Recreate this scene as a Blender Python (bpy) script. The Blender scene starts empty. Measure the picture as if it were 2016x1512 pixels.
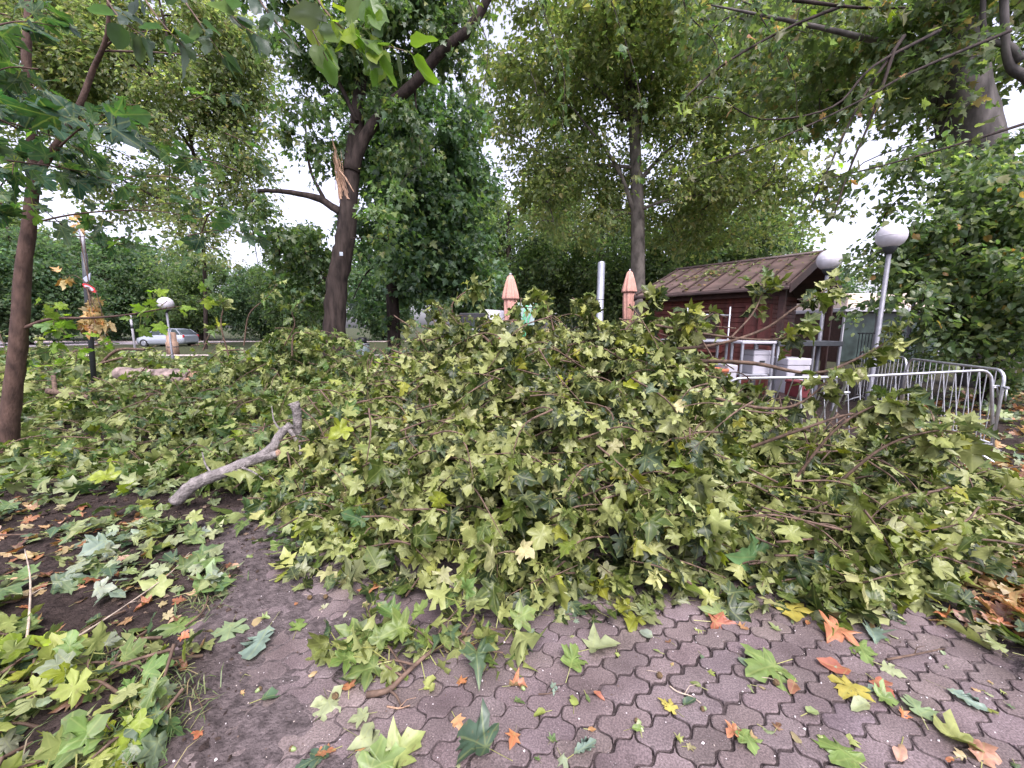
import bpy, math, random
import numpy as np
from mathutils import Vector, Matrix, noise as mnoise

rng = np.random.default_rng(7)
random.seed(7)
SC = bpy.context.scene
C = SC.collection
R = math.radians

# ------------------------------------------------------------------ camera, sky, sun, exposure
F, CX, CY, EYE, PITCH = 760.0, 1008.0, 756.0, 1.6, R(8.46)
cam = bpy.data.cameras.new("camera")
cam.sensor_width = 36.0
cam.lens = F / 2016 * 36
cam.clip_start = 0.05
cam.clip_end = 1000
cam_o = bpy.data.objects.new("camera", cam)
cam_o.location = (0, 0, EYE)
cam_o.rotation_euler = (R(90) - PITCH, 0, 0)
C.objects.link(cam_o)
SC.camera = cam_o

world = bpy.data.worlds.new("World")
SC.world = world
world.use_nodes = True
wn = world.node_tree
SUN_EL, SUN_ROT = R(58), R(165)
sky = wn.nodes.new('ShaderNodeTexSky')
sky.sky_type = 'NISHITA'
sky.sun_disc = False
sky.sun_elevation = SUN_EL
sky.sun_rotation = SUN_ROT
sky.air_density = 1.0
sky.dust_density = 4.0
sky.ozone_density = 1.0
hs = wn.nodes.new('ShaderNodeHueSaturation')
hs.inputs['Saturation'].default_value = 0.30
hs.inputs['Value'].default_value = 1.3
bg = wn.nodes['Background']
bg.inputs['Strength'].default_value = 0.15
wn.links.new(sky.outputs[0], hs.inputs['Color'])
tn = wn.nodes.new('ShaderNodeMix'); tn.data_type = 'RGBA'; tn.blend_type = 'MULTIPLY'; tn.inputs[0].default_value = 1
tn.inputs[7].default_value = (0.95, 0.91, 1.07, 1)
wn.links.new(hs.outputs[0], tn.inputs[6])
wn.links.new(tn.outputs[2], bg.inputs['Color'])
sun = bpy.data.lights.new("sun", 'SUN')
sun.energy = 1.2
sun.angle = R(25)
sun.color = (1.0, 0.95, 0.86)
sun_o = bpy.data.objects.new("sun", sun)
sd = Vector((math.sin(SUN_ROT) * math.cos(SUN_EL), math.cos(SUN_ROT) * math.cos(SUN_EL), math.sin(SUN_EL)))
sun_o.rotation_euler = sd.to_track_quat('Z', 'Y').to_euler()
C.objects.link(sun_o)
SC.view_settings.view_transform = 'Standard'
SC.view_settings.look = 'None'
SC.view_settings.gamma = 1.0
SC.view_settings.exposure = 1.3
SC.cycles.max_bounces = 8
SC.cycles.transparent_max_bounces = 8

# ------------------------------------------------------------------ helpers
CP, SP = math.cos(PITCH), math.sin(PITCH)
def ray(px, py):
    u = (CY - py) / F
    return np.array([(px - CX) / F, CP + u * SP, -SP + u * CP])
def at(px, py, d):
    r = ray(px, py)
    return np.array([0, 0, EYE]) + r * (d / r[1])
def gr(px, py, z=0.0):
    r = ray(px, py)
    return np.array([0, 0, EYE]) + r * ((z - EYE) / r[2])
def V3(p): return np.array(p, float)
def nrm(a):
    a = np.asarray(a, float)
    return a / np.maximum(np.linalg.norm(a, axis=-1, keepdims=True), 1e-9)

def vnoise(x, y, seed=0):
    """value noise on arrays, range about -1..1"""
    x = np.asarray(x, float); y = np.asarray(y, float)
    xi = np.floor(x).astype(np.int64); yi = np.floor(y).astype(np.int64)
    fx = x - xi; fy = y - yi
    fx = fx * fx * (3 - 2 * fx); fy = fy * fy * (3 - 2 * fy)
    def h(a, b):
        n = (a * 374761393 + b * 668265263 + seed * 974711) & 0xffffffff
        n = ((n ^ (n >> 13)) * 1274126177) & 0xffffffff
        return ((n ^ (n >> 16)) & 0xffff) / 32767.5 - 1
    return (h(xi, yi) * (1 - fx) * (1 - fy) + h(xi + 1, yi) * fx * (1 - fy)
            + h(xi, yi + 1) * (1 - fx) * fy + h(xi + 1, yi + 1) * fx * fy)

def spline(pts, n=6):
    P = np.array(pts, float)
    if len(P) < 3: 
        t = np.linspace(0, 1, n + 1)[:, None]
        return P[0] * (1 - t) + P[-1] * t
    Q = np.vstack([2 * P[0] - P[1], P, 2 * P[-1] - P[-2]])
    out = []
    for i in range(1, len(Q) - 2):
        a, b, c, d = Q[i - 1], Q[i], Q[i + 1], Q[i + 2]
        for k in range(n):
            t = k / n
            out.append(0.5 * (2 * b + (c - a) * t + (2 * a - 5 * b + 4 * c - d) * t * t + (3 * b - a - 3 * c + d) * t ** 3))
    out.append(P[-1])
    return np.array(out)

class MB:
    """collects geometry for ONE mesh object"""
    def __init__(s):
        s.v, s.f, s.n, s.c, s.l, s.sm = [], [], 0, [], [], []
        s.has = False
    def add(s, V, faces, col=None, lc=None, smooth=False):
        V = np.asarray(V, float).reshape(-1, 3)
        k = len(V)
        s.v.append(V)
        if isinstance(faces, np.ndarray):
            s.f.append(faces + s.n); nf = len(faces)
            s.sm.append(np.full(nf, smooth))
        else:
            for fc in faces: s.f.append(np.array([fc]) + s.n)
            s.sm.append(np.full(len(faces), smooth))
        s.n += k
        if col is None: col = np.array([1.0, 1.0, 1.0])
        s.c.append(np.broadcast_to(np.asarray(col, float), (k, 3)))
        s.l.append(np.zeros((k, 2)) if lc is None else lc)
        return s
    def tube(s, pts, rad, sides=8, cap=True, col=None, smooth=True, wob=0.0):
        P = np.array(pts, float); n = len(P)
        r = np.broadcast_to(np.asarray(rad, float), (n,)) if np.ndim(rad) else np.full(n, float(rad))
        T = nrm(np.gradient(P, axis=0))
        up = np.array([0, 0, 1.0]) if abs(T[0][2]) < 0.9 else np.array([1.0, 0, 0])
        A = nrm(np.cross(T[0], up)); rings = []
        ang = np.linspace(0, 2 * math.pi, sides, endpoint=False)
        for i in range(n):
            A = nrm(A - T[i] * A.dot(T[i])); B = np.cross(T[i], A)
            w = 1 + (rng.normal(0, wob, (sides, 1)) if wob else 0)
            rings.append(P[i] + r[i] * w * (np.cos(ang)[:, None] * A + np.sin(ang)[:, None] * B))
        Vv = np.vstack(rings)
        i = np.arange(n - 1)[:, None] * sides; j = np.arange(sides)[None, :]; j2 = (j + 1) % sides
        q = np.stack([i + j, i + j2, i + sides + j2, i + sides + j], -1).reshape(-1, 4)
        s.add(Vv, q, col, smooth=smooth)
        if cap:
            b = s.n - n * sides
            for base, rev in ((b, True), (b + (n - 1) * sides, False)):
                idx = np.arange(sides) + base
                s.f.append((idx[::-1] if rev else idx)[None, :].copy()); s.sm.append(np.array([False]))
        return s
    def box(s, lo, hi, M=None, col=None, bev=0.0):
        lo = np.minimum(lo, hi); hi2 = np.maximum(lo, hi)
        x0, y0, z0 = lo; x1, y1, z1 = hi2
        b = min(bev, 0.45 * min(x1 - x0, y1 - y0, z1 - z0))
        if b <= 0:
            Vv = np.array([[x, y, z] for x in (x0, x1) for y in (y0, y1) for z in (z0, z1)])
            fc = np.array([[0, 1, 3, 2], [4, 6, 7, 5], [0, 4, 5, 1], [2, 3, 7, 6], [0, 2, 6, 4], [1, 5, 7, 3]])
            if M is not None: Vv = M(Vv)
            return s.add(Vv, fc, col)
        ring = lambda z, i: [[x0 + i, y0 + b, z], [x0 + b, y0 + i, z], [x1 - b, y0 + i, z], [x1 - i, y0 + b, z],
                             [x1 - i, y1 - b, z], [x1 - b, y1 - i, z], [x0 + b, y1 - i, z], [x0 + i, y1 - b, z]]
        Vv = np.array(ring(z0, b) + ring(z0 + b, 0) + ring(z1 - b, 0) + ring(z1, b))
        if M is not None: Vv = M(Vv)
        fc = []
        for k in range(3):
            for j in range(8):
                fc.append([k * 8 + j, k * 8 + (j + 1) % 8, (k + 1) * 8 + (j + 1) % 8, (k + 1) * 8 + j])
        s.add(Vv, np.array(fc), col)
        m = s.n - 32
        s.f.append((np.arange(8)[::-1] + m)[None, :].copy()); s.f.append((np.arange(8) + m + 24)[None, :].copy()); s.sm.append(np.array([False, False]))
        return s
    def lathe(s, prof, o=(0, 0, 0), sides=24, col=None, smooth=True, mod=None):
        o = np.array(o, float); ang = np.linspace(0, 2 * math.pi, sides, endpoint=False); rings = []
        for (r, z) in prof:
            rr = r * (np.ones(sides) if mod is None else mod(ang, z))
            rings.append(np.stack([rr * np.cos(ang), rr * np.sin(ang), np.full(sides, z)], 1) + o)
        n = len(prof)
        i = np.arange(n - 1)[:, None] * sides; j = np.arange(sides)[None, :]; j2 = (j + 1) % sides
        q = np.stack([i + j, i + j2, i + sides + j2, i + sides + j], -1).reshape(-1, 4)
        s.add(np.vstack(rings), q, col, smooth=smooth)
        b = s.n - n * sides
        s.f.append((np.arange(sides)[::-1] + b)[None, :].copy()); s.f.append((np.arange(sides) + b + (n - 1) * sides)[None, :].copy())
        s.sm.append(np.array([False, False]))
        return s
    def build(s, name, mat, parent=None):
        me = bpy.data.meshes.new(name)
        Vv = np.vstack(s.v)
        me.vertices.add(len(Vv)); me.vertices.foreach_set('co', Vv.ravel().astype(np.float32))
        li = np.concatenate([f.ravel() for f in s.f]).astype(np.int32)
        tot = np.concatenate([np.full(len(f), f.shape[1]) for f in s.f]).astype(np.int32)
        st = np.concatenate([[0], np.cumsum(tot)[:-1]]).astype(np.int32)
        me.loops.add(len(li)); me.loops.foreach_set('vertex_index', li)
        me.polygons.add(len(tot)); me.polygons.foreach_set('loop_start', st)
        me.polygons.foreach_set('use_smooth', np.concatenate(s.sm).astype(bool))
        me.update(calc_edges=True)
        a = me.attributes.new('tint', 'FLOAT_COLOR', 'POINT')
        cc = np.ones((len(Vv), 4), np.float32); cc[:, :3] = np.vstack(s.c); a.data.foreach_set('color', cc.ravel())
        L = np.vstack(s.l)
        if L.any():
            a = me.attributes.new('lc', 'FLOAT2', 'POINT'); a.data.foreach_set('vector', L.astype(np.float32).ravel())
        me.materials.append(mat)
        o = bpy.data.objects.new(name, me); C.objects.link(o)
        if parent is not None: o.parent = parent
        return o

def tag(o, label=None, cat=None, group=None, kind=None):
    if label: o['label'] = label
    if cat: o['category'] = cat
    if group: o['group'] = group
    if kind: o['kind'] = kind
    return o
def thing(name, label, cat, loc=(0, 0, 0), rz=0.0, group=None):
    o = bpy.data.objects.new(name, None); C.objects.link(o)
    o.empty_display_size = 0.2
    o.location = tuple(loc); o.rotation_euler = (0, 0, rz)
    return tag(o, label, cat, group)
def copy_tree(o, parent=None):
    c = o.copy(); C.objects.link(c); c.parent = parent
    for ch in list(o.children): copy_tree(ch, c)
    return c

# ------------------------------------------------------------------ materials
def newmat(name):
    m = bpy.data.materials.new(name); m.use_nodes = True
    nt = m.node_tree
    return m, nt, nt.nodes['Principled BSDF'], nt.nodes.new, nt.links.new
def simple(name, col, rough=0.6, metal=0.0, var=0.12, scale=6.0, bump=0.0, bscale=60.0, spec=0.5, stretch=None):
    m, nt, bs, N, L = newmat(name)
    tc = N('ShaderNodeTexCoord'); mp = N('ShaderNodeMapping')
    if stretch: mp.inputs['Scale'].default_value = stretch
    L(tc.outputs['Object'], mp.inputs['Vector'])
    nz = N('ShaderNodeTexNoise'); nz.inputs['Scale'].default_value = scale; nz.inputs['Detail'].default_value = 6
    L(mp.outputs[0], nz.inputs['Vector'])
    rp = N('ShaderNodeValToRGB')
    lo = [c * (1 - var * 2) for c in col]; hi = [min(1, c * (1 + var * 2)) for c in col]
    rp.color_ramp.elements[0].position = 0.3; rp.color_ramp.elements[0].color = (*lo, 1)
    rp.color_ramp.elements[1].position = 0.7; rp.color_ramp.elements[1].color = (*hi, 1)
    L(nz.outputs[0], rp.inputs[0])
    at_ = N('ShaderNodeAttribute'); at_.attribute_name = 'tint'
    mx = N('ShaderNodeMix'); mx.data_type = 'RGBA'; mx.blend_type = 'MULTIPLY'; mx.inputs[0].default_value = 1
    L(rp.outputs[0], mx.inputs[6]); L(at_.outputs['Color'], mx.inputs[7])
    L(mx.outputs[2], bs.inputs['Base Color'])
    bs.inputs['Roughness'].default_value = rough; bs.inputs['Metallic'].default_value = metal
    bs.inputs['Specular IOR Level'].default_value = spec
    if bump:
        n2 = N('ShaderNodeTexNoise'); n2.inputs['Scale'].default_value = bscale; n2.inputs['Detail'].default_value = 5
        L(mp.outputs[0], n2.inputs['Vector'])
        b = N('ShaderNodeBump'); b.inputs['Strength'].default_value = bump; b.inputs['Distance'].default_value = 0.02
        L(n2.outputs[0], b.inputs['Height']); L(b.outputs[0], bs.inputs['Normal'])
    return m

def leafmat(name, pale=(0.34, 0.36, 0.17), palemix=0.6, trans=0.32, rough=0.42, spec=0.45, veins=False):
    m, nt, bs, N, L = newmat(name)
    at_ = N('ShaderNodeAttribute'); at_.attribute_name = 'tint'
    col = at_.outputs['Color']
    geo = N('ShaderNodeNewGeometry')
    if veins:
        lc = N('ShaderNodeAttribute'); lc.attribute_name = 'lc'
        sx = N('ShaderNodeSeparateXYZ'); L(lc.outputs['Vector'], sx.inputs[0])
        def mth(op, a, b=None, c=None):
            n = N('ShaderNodeMath'); n.operation = op
            for k, q in enumerate((a, b, c)):
                if q is None: continue
                if isinstance(q, (int, float)): n.inputs[k].default_value = q
                else: L(q, n.inputs[k])
            return n.outputs[0]
        yy = mth('SUBTRACT', sx.outputs[1], 0.1)
        an = mth('ARCTAN2', sx.outputs[0], yy)
        pp = mth('PINGPONG', an, R(26))
        rr = mth('SQRT', mth('ADD', mth('MULTIPLY', yy, yy), mth('MULTIPLY', sx.outputs[0], sx.outputs[0])))
        dd = mth('MULTIPLY', mth('SINE', pp), rr)
        vm = N('ShaderNodeMapRange'); vm.inputs[1].default_value = 0.008; vm.inputs[2].default_value = 0.03
        vm.inputs[3].default_value = 0.22; vm.inputs[4].default_value = 0.0
        L(dd, vm.inputs[0])
        tc = N('ShaderNodeTexCoord')
        nz = N('ShaderNodeTexNoise'); nz.inputs['Scale'].default_value = 22; nz.inputs['Detail'].default_value = 4
        L(tc.outputs['Object'], nz.inputs['Vector'])
        hv = N('ShaderNodeMapRange'); hv.inputs[1].default_value = .3; hv.inputs[2].default_value = .7; hv.inputs[3].default_value = 0.72; hv.inputs[4].default_value = 1.25
        L(nz.outputs[0], hv.inputs[0])
        mv = N('ShaderNodeMix'); mv.data_type = 'RGBA'; mv.blend_type = 'MULTIPLY'; mv.inputs[0].default_value = 1
        L(col, mv.inputs[6]); L(hv.outputs[0], mv.inputs[7])
        mx0 = N('ShaderNodeMix'); mx0.data_type = 'RGBA'
        L(vm.outputs[0], mx0.inputs[0]); L(mv.outputs[2], mx0.inputs[6]); mx0.inputs[7].default_value = (0.33, 0.36, 0.12, 1)
        n3 = N('ShaderNodeTexNoise'); n3.inputs['Scale'].default_value = 48; n3.inputs['Detail'].default_value = 3; L(tc.outputs['Object'], n3.inputs['Vector'])
        bl = N('ShaderNodeMapRange'); bl.inputs[1].default_value = .62; bl.inputs[2].default_value = .72; bl.inputs[3].default_value = 0; bl.inputs[4].default_value = .55; L(n3.outputs[0], bl.inputs[0])
        mb_ = N('ShaderNodeMix'); mb_.data_type = 'RGBA'; L(bl.outputs[0], mb_.inputs[0]); L(mx0.outputs[2], mb_.inputs[6]); mb_.inputs[7].default_value = (.13, .10, .04, 1)
        col = mb_.outputs[2]
    mx = N('ShaderNodeMix'); mx.data_type = 'RGBA'; L(col, mx.inputs[6]); mx.inputs[7].default_value = (*pale, 1)
    fc = N('ShaderNodeMath'); fc.operation = 'MULTIPLY'; fc.inputs[1].default_value = palemix
    L(geo.outputs['Backfacing'], fc.inputs[0]); L(fc.outputs[0], mx.inputs[0])
    L(mx.outputs[2], bs.inputs['Base Color'])
    bs.inputs['Roughness'].default_value = rough; bs.inputs['Specular IOR Level'].default_value = spec
    tr = N('ShaderNodeBsdfTranslucent')
    tm = N('ShaderNodeMix'); tm.data_type = 'RGBA'; tm.blend_type = 'MULTIPLY'; tm.inputs[0].default_value = 1
    L(col, tm.inputs[6]); tm.inputs[7].default_value = (1.85, 2.15, 0.95, 1)
    L(tm.outputs[2], tr.inputs['Color'])
    ms = N('ShaderNodeMixShader'); ms.inputs[0].default_value = trans
    L(bs.outputs[0], ms.inputs[1]); L(tr.outputs[0], ms.inputs[2])
    L(ms.outputs[0], nt.nodes['Material Output'].inputs['Surface'])
    return m

M_leaf = leafmat('plane_leaf', pale=(0.33, 0.355, 0.12), palemix=0.58, trans=0.19, spec=0.34, veins=True)
M_mleaf = leafmat('maple_leaf', pale=(0.17, 0.22, 0.14), palemix=0.25, trans=0.36, rough=0.45, spec=0.28, veins=True)
M_litter = leafmat('litter_leaf', palemix=0.4, trans=0.15, veins=True)
M_tree = leafmat('tree_leaf', pale=(0.2, 0.24, 0.12), palemix=0.4, trans=0.56, rough=0.5, spec=0.4)
M_dark = leafmat('maple_tree_leaf', pale=(0.12, 0.18, 0.1), palemix=0.35, trans=0.46, rough=0.42, spec=0.5)
M_bark = simple('dark_bark', (0.035, 0.026, 0.022), 0.9, var=0.3, scale=9, bump=0.9, bscale=24, spec=0.2, stretch=(1, 1, 0.25))
M_plane = simple('plane_bark', (0.10, 0.088, 0.075), 0.85, var=0.3, scale=3.5, bump=0.4, bscale=15, spec=0.2, stretch=(1, 1, 0.5))
M_oldbark = simple('old_plane_bark', (0.095, 0.085, 0.08), 0.85, var=0.3, scale=3.5, bump=0.5, bscale=15, spec=0.2, stretch=(1, 1, 0.5))
M_young = simple('young_bark', (0.075, 0.045, 0.034), 0.8, var=0.25, scale=14, bump=0.5, bscale=50, spec=0.3, stretch=(1, 1, 0.4))
M_grey = simple('limb_bark', (0.19, 0.17, 0.16), 0.85, var=0.28, scale=18, bump=1.0, bscale=60, spec=0.25)
M_twig = simple('twig_bark', (0.10, 0.065, 0.045), 0.75, var=0.3, scale=25, spec=0.3)
M_pale = simple('pale_twig', (0.36, 0.29, 0.22), 0.7, var=0.2, scale=25)
M_wood = simple('split_wood', (0.29, 0.18, 0.115), 0.8, var=0.25, scale=30, bump=0.8, bscale=60, stretch=(1, 1, 0.1))
M_log = simple('log_bark', (0.22, 0.165, 0.145), 0.85, var=0.35, scale=5, bump=0.6, bscale=18)
M_galv = simple('galvanised_steel', (0.55, 0.56, 0.58), 0.42, 0.85, 0.08, 20)
M_steel = simple('steel', (0.36, 0.37, 0.40), 0.4, 0.7, 0.08, 10)
M_dmetal = simple('dark_metal', (0.05, 0.055, 0.06), 0.5, 0.3, 0.1, 20)
M_pmetal = simple('grey_post_paint', (0.16, 0.16, 0.18), 0.5, 0.2, 0.1, 20)
M_globe = simple('opal_globe', (0.54, 0.52, 0.55), 0.35, 0, 0.07, 9, spec=0.5)
M_redwood = simple('red_brown_boards', (0.115, 0.027, 0.019), 0.65, var=0.25, scale=9, bump=0.3, bscale=40, stretch=(1, 1, 0.15))
M_dkwood = simple('dark_wood', (0.045, 0.018, 0.014), 0.7, var=0.2, scale=9, bump=0.2, bscale=40)
M_roof = simple('brown_sheet_roof', (0.095, 0.062, 0.054), 0.55, 0.1, 0.22, 3.5, bump=0.15, bscale=18)
M_rooft = simple('brown_roof_trim', (0.05, 0.03, 0.026), 0.55, 0.1, 0.2, 3)
M_white = simple('white_enamel', (0.40, 0.39, 0.42), 0.45, 0, 0.04, 6)  # white dulled: shade under the kiosk roof is put into the colour
M_black = simple('black_plastic', (0.015, 0.015, 0.017), 0.45, 0, 0.1, 6)
M_pink = simple('salmon_canvas', (0.50, 0.27, 0.21), 0.85, 0, 0.06, 8, bump=0.2, bscale=30)
M_cream = simple('cream_render', (0.66, 0.54, 0.46), 0.85, 0, 0.07, 3)
M_glass = simple('dark_glass', (0.03, 0.045, 0.04), 0.3, 0, 0.3, 2, spec=0.4)
M_greenp = simple('green_plastic', (0.10, 0.42, 0.20), 0.4)
M_red = simple('red_paint', (0.5, 0.03, 0.035), 0.5)
M_terra = simple('terracotta', (0.42, 0.13, 0.06), 0.8)
M_silver = simple('silver_car_paint', (0.42, 0.45, 0.50), 0.3, 0.35, 0.03, 3, spec=0.6)
M_tyre = simple('tyre_rubber', (0.02, 0.02, 0.02), 0.8)
M_bin = simple('bin_green_grey', (0.16, 0.21, 0.20), 0.5, 0.1)
M_tile = simple('counter_tiles', (0.45, 0.38, 0.35), 0.5, 0, 0.12, 12)
M_seed = simple('seed_ball', (0.17, 0.11, 0.05), 0.9, 0, 0.3, 80, bump=1.0, bscale=220)
M_acorn = simple('acorn', (0.20, 0.26, 0.10), 0.4)
M_grass = leafmat('grass_blade', pale=(0.2, 0.26, 0.12), palemix=0.3, trans=0.3)

# ------------------------------------------------------------------ leaves
PLANE = [(0.10, -0.06), (0.26, -0.10), (0.46, -0.01), (0.36, 0.10), (0.33, 0.20), (0.48, 0.27), (0.64, 0.50), (0.46, 0.50),
         (0.24, 0.50), (0.31, 0.70), (0.17, 0.80)]
MAPLE = [(0.08, -0.05), (0.28, -0.12), (0.44, -0.05), (0.40, 0.06), (0.30, 0.15), (0.46, 0.20), (0.56, 0.34), (0.66, 0.42), (0.52, 0.46),
         (0.44, 0.54), (0.22, 0.46), (0.26, 0.62), (0.32, 0.74), (0.18, 0.78), (0.12, 0.92)]
SIMPLE5 = [(0.40, 0.0), (0.28, 0.20), (0.60, 0.47), (0.24, 0.50), (0.22, 0.74)]
OVAL = [(.14, .05), (.27, .16), (.35, .32), (.35, .48), (.28, .67), (.16, .85)]
OAK = [(0.08, 0.1), (0.16, 0.2), (0.12, 0.27), (0.26, 0.38), (0.17, 0.46), (0.32, 0.58), (0.2, 0.66), (0.29, 0.8), (0.16, 0.86), (0.12, 0.97)]
def template(half, tip, seed, curl=1.0, ctr=0.36, jit=0.03):
    r = np.random.default_rng(seed)
    h = np.array(half, float)
    R1 = h + r.normal(0, jit, h.shape); L1 = h * [-1, 1] + r.normal(0, jit, h.shape)
    for side in (R1, L1):                       # lobes differ in length, now and then one is torn
        g = r.uniform(.82, 1.12); side *= [g, 1]
        if r.random() < .25 and len(h) > 4:
            k = r.integers(1, len(h) - 1); side[k] = side[k] * .62 + np.array([0, .12])
    out = np.vstack([[0, 0], R1, [r.normal(0, .05), tip * r.uniform(.9, 1.05)], L1[::-1]])
    n = len(out); c = np.array([0, ctr])
    mid = c + (out - c) * .52
    P = np.vstack([out, mid, [c]])
    x, y = P[:, 0], P[:, 1]
    fold = r.uniform(-0.1, 0.6) * curl; droop = r.uniform(-0.2, 0.6) * curl; cup = r.uniform(-0.7, 0.5) * curl; tw = r.uniform(-.5, .5) * curl
    z = fold * (np.sqrt(x * x + .004) - .06) - droop * (y - .3) * np.abs(y - .3) + cup * x * x + tw * x * (y - 0.3)
    a = r.uniform(0, 6.28, 3); z = z + .05 * curl * np.sin(7 * x + a[0]) * np.sin(6 * y + a[1]) + .03 * curl * np.sin(13 * np.hypot(x, y - .3) + a[2])
    z[:n] += r.normal(0, 0.03 * curl, n)
    tri = []
    for k in range(n):
        k2 = (k + 1) % n
        tri += [[k, k2, n + k2], [k, n + k2, n + k], [n + k, n + k2, 2 * n]]
    return np.stack([x, y, z], 1), np.array(tri), np.stack([x, y], 1)
def family(half, tip, n, seed, curl=1.0, ctr=0.36): return [template(half, tip, seed + i, curl, ctr) for i in range(n)]
T_plane = family(PLANE, 1.05, 26, 100, 1.45)
T_planeflat = family(PLANE, 1.05, 10, 160, 0.7)
T_maple = family(MAPLE, 1.08, 8, 200, 0.7)
T_mapleflat = family(MAPLE, 1.08, 8, 260, 0.5)
T_s5 = family(SIMPLE5, 1.05, 8, 300, 1.1)
T_oval = family(OVAL, 1.0, 5, 400, 0.7)
T_oak = family(OAK, 1.08, 3, 500, 0.5)
T_lite = []
for _q in range(8):
    _r = np.random.default_rng(900 + _q); _h = np.array(SIMPLE5) + _r.normal(0, .03, (5, 2)); _o = np.vstack([[0, 0], _h, [0, 1.05], (_h * [-1, 1])[::-1], [0, .36]])
    _z = .4 * _r.random() * np.abs(_o[:, 0]) - .4 * _r.random() * _o[:, 1] ** 2 + _r.normal(0, .04, len(_o)); T_lite.append((np.column_stack([_o, _z]), np.array([[k, (k + 1) % 12, 12] for k in range(12)]), _o))
T_far = []
for _i in range(4):
    _v = np.array([[0, 0, 0], [.36, .42, .10 + .04 * _i], [0, 1, -.1 * _i], [-.36, .42, .10]])
    T_far.append((_v, np.array([[0, 1, 2], [0, 2, 3]]), _v[:, :2]))

def add_leaves(mb, tm, P, T, N, S, Cc, sub=None):
    P = np.asarray(P, float); n = len(P)
    if n == 0: return
    y = nrm(T); z = nrm(N - (N * y).sum(1, keepdims=True) * y); x = np.cross(y, z)
    Rm = np.stack([x, y, z], 2)
    wid = np.ones((n, 3)); wid[:, 0] = np.clip(rng.normal(.95, .16, n), .5, 1.25)
    S = np.broadcast_to(S, (n,)); k = rng.integers(0, len(tm), n)
    for q in range(len(tm)):
        m = np.where(k == q)[0]
        if not len(m): continue
        Vt, tri, lc = tm[q]; nv = len(Vt)
        W = P[m][:, None, :] + S[m][:, None, None] * np.einsum('nij,nvj->nvi', Rm[m], Vt[None] * wid[m][:, None, :])
        fi = (tri[None] + (np.arange(len(m)) * nv)[:, None, None]).reshape(-1, 3)
        mb.add(W.reshape(-1, 3), fi, np.repeat(Cc[m], nv, 0), np.tile(lc, (len(m), 1)), smooth=len(tri) > 4)
def petioles(mb, A, B, w=0.0022, col=(0.24, 0.24, 0.07)):
    n = len(A); d = nrm(B - A); s = nrm(np.cross(d, rng.normal(0, 1, (n, 3)))) * w
    V = np.stack([A - s, A + s, B + s, B - s], 1).reshape(-1, 3)
    mb.add(V, (np.arange(n) * 4)[:, None] + np.array([[0, 1, 2, 3]]), np.array(col), np.tile([[5.0, 5.0]], (n * 4, 1)))
def colours(n, pal, wts, var=0.16):
    pal = np.array(pal, float); k = rng.choice(len(pal), n, p=np.array(wts) / sum(wts))
    c = pal[k] * np.exp(rng.normal(0, var, (n, 1))) * np.exp(rng.normal(0, var * .3, (n, 3)))
    return np.clip(c, 0.004, 0.9)
def gauss(n, s=(1, 1, 1)): return rng.normal(0, 1, (n, 3)) * np.array(s)

# ------------------------------------------------------------------ ground, path, road
PL0, PL1 = gr(395, 1512)[:2], gr(480, 1165)[:2]       # left edge of the paving
PR = 2.36
def path_sd(x, y):
    """>0 inside the paved path"""
    t = (y - PL0[1]) / (PL1[1] - PL0[1])
    xl = PL0[0] + np.clip(t, -3, 2.0) * (PL1[0] - PL0[0])
    xr = PR + 0.10 * vnoise(y * 1.3, y * 0 + 3, 5)
    return np.minimum(x - xl, xr - x)
def ground_z(x, y):
    x = np.asarray(x, float); y = np.asarray(y, float)
    sd = path_sd(x, y) + 0.10 * vnoise(x * 3.1, y * 3.1, 1) + 0.05 * vnoise(x * 9, y * 9, 2)
    m = np.clip(0.5 - sd / 0.22, 0, 1); m = m * m * (3 - 2 * m)
    near = np.exp(-(x ** 2 + y ** 2) / 900)
    bump = near * (0.022 * vnoise(x * 1.7, y * 1.7, 3) + 0.012 * vnoise(x * 5, y * 5, 4) + 0.008 * vnoise(x * 14, y * 14, 6) + .008 * vnoise(x * 31, y * 31, 7))
    zs = 0.022 + bump + 0.12 * near * np.clip((-x - 2.2) / 4, 0, 1)
    xl = np.minimum(x - PL0[0] + (y - PL0[1]) * .5, 9)
    dust = np.clip(1.15 - (path_sd(x, y)) / 1.3, 0, 1) * (x < 0.9)
    zp = -0.0095 + 0.0112 * dust + 0.0035 * vnoise(x * 6, y * 6, 9) + 0.002 * vnoise(x * 22, y * 22, 10)
    return zp * (1 - m) + zs * m
def lines(parts): return np.unique(np.round(np.concatenate(parts), 4))
gx = lines([np.linspace(-300, -40, 14), np.linspace(-40, -8, 33), np.arange(-8, -3, .12), np.arange(-3, 4, .035), np.arange(4, 9, .12), np.linspace(9, 40, 33), np.linspace(40, 300, 14)])
gy = lines([np.linspace(-60, -1, 12), np.arange(0.5, 3.6, .035), np.arange(3.6, 12, .12), np.linspace(12, 60, 60), np.linspace(60, 400, 16)])
X, Y = np.meshgrid(gx, gy)
g = MB()
Z = ground_z(X, Y)
nx, ny = len(gx), len(gy)
ii = (np.arange(ny - 1)[:, None] * nx + np.arange(nx - 1)[None, :])
sdg = path_sd(X, Y) + 0.12 * vnoise(X * 3, Y * 3, 11)
gm = np.clip(1.0 + (sdg + .25 * vnoise(X * 1.1, Y * 1.1, 12)) / 0.35 - .2, 0, 1).ravel()[:, None]
soil = np.array([0.054, 0.039, 0.034]); sand = np.array([0.145, 0.117, 0.114])
dustm = np.clip(1.25 - path_sd(X, Y) / .9 + .3 * vnoise(X * 2, Y * 2, 13), 0, 1).ravel()[:, None]
sand = sand * dustm + np.array([.082, .064, .062]) * (1 - dustm)
gcol = soil * (1 - gm) + sand * gm
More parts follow.
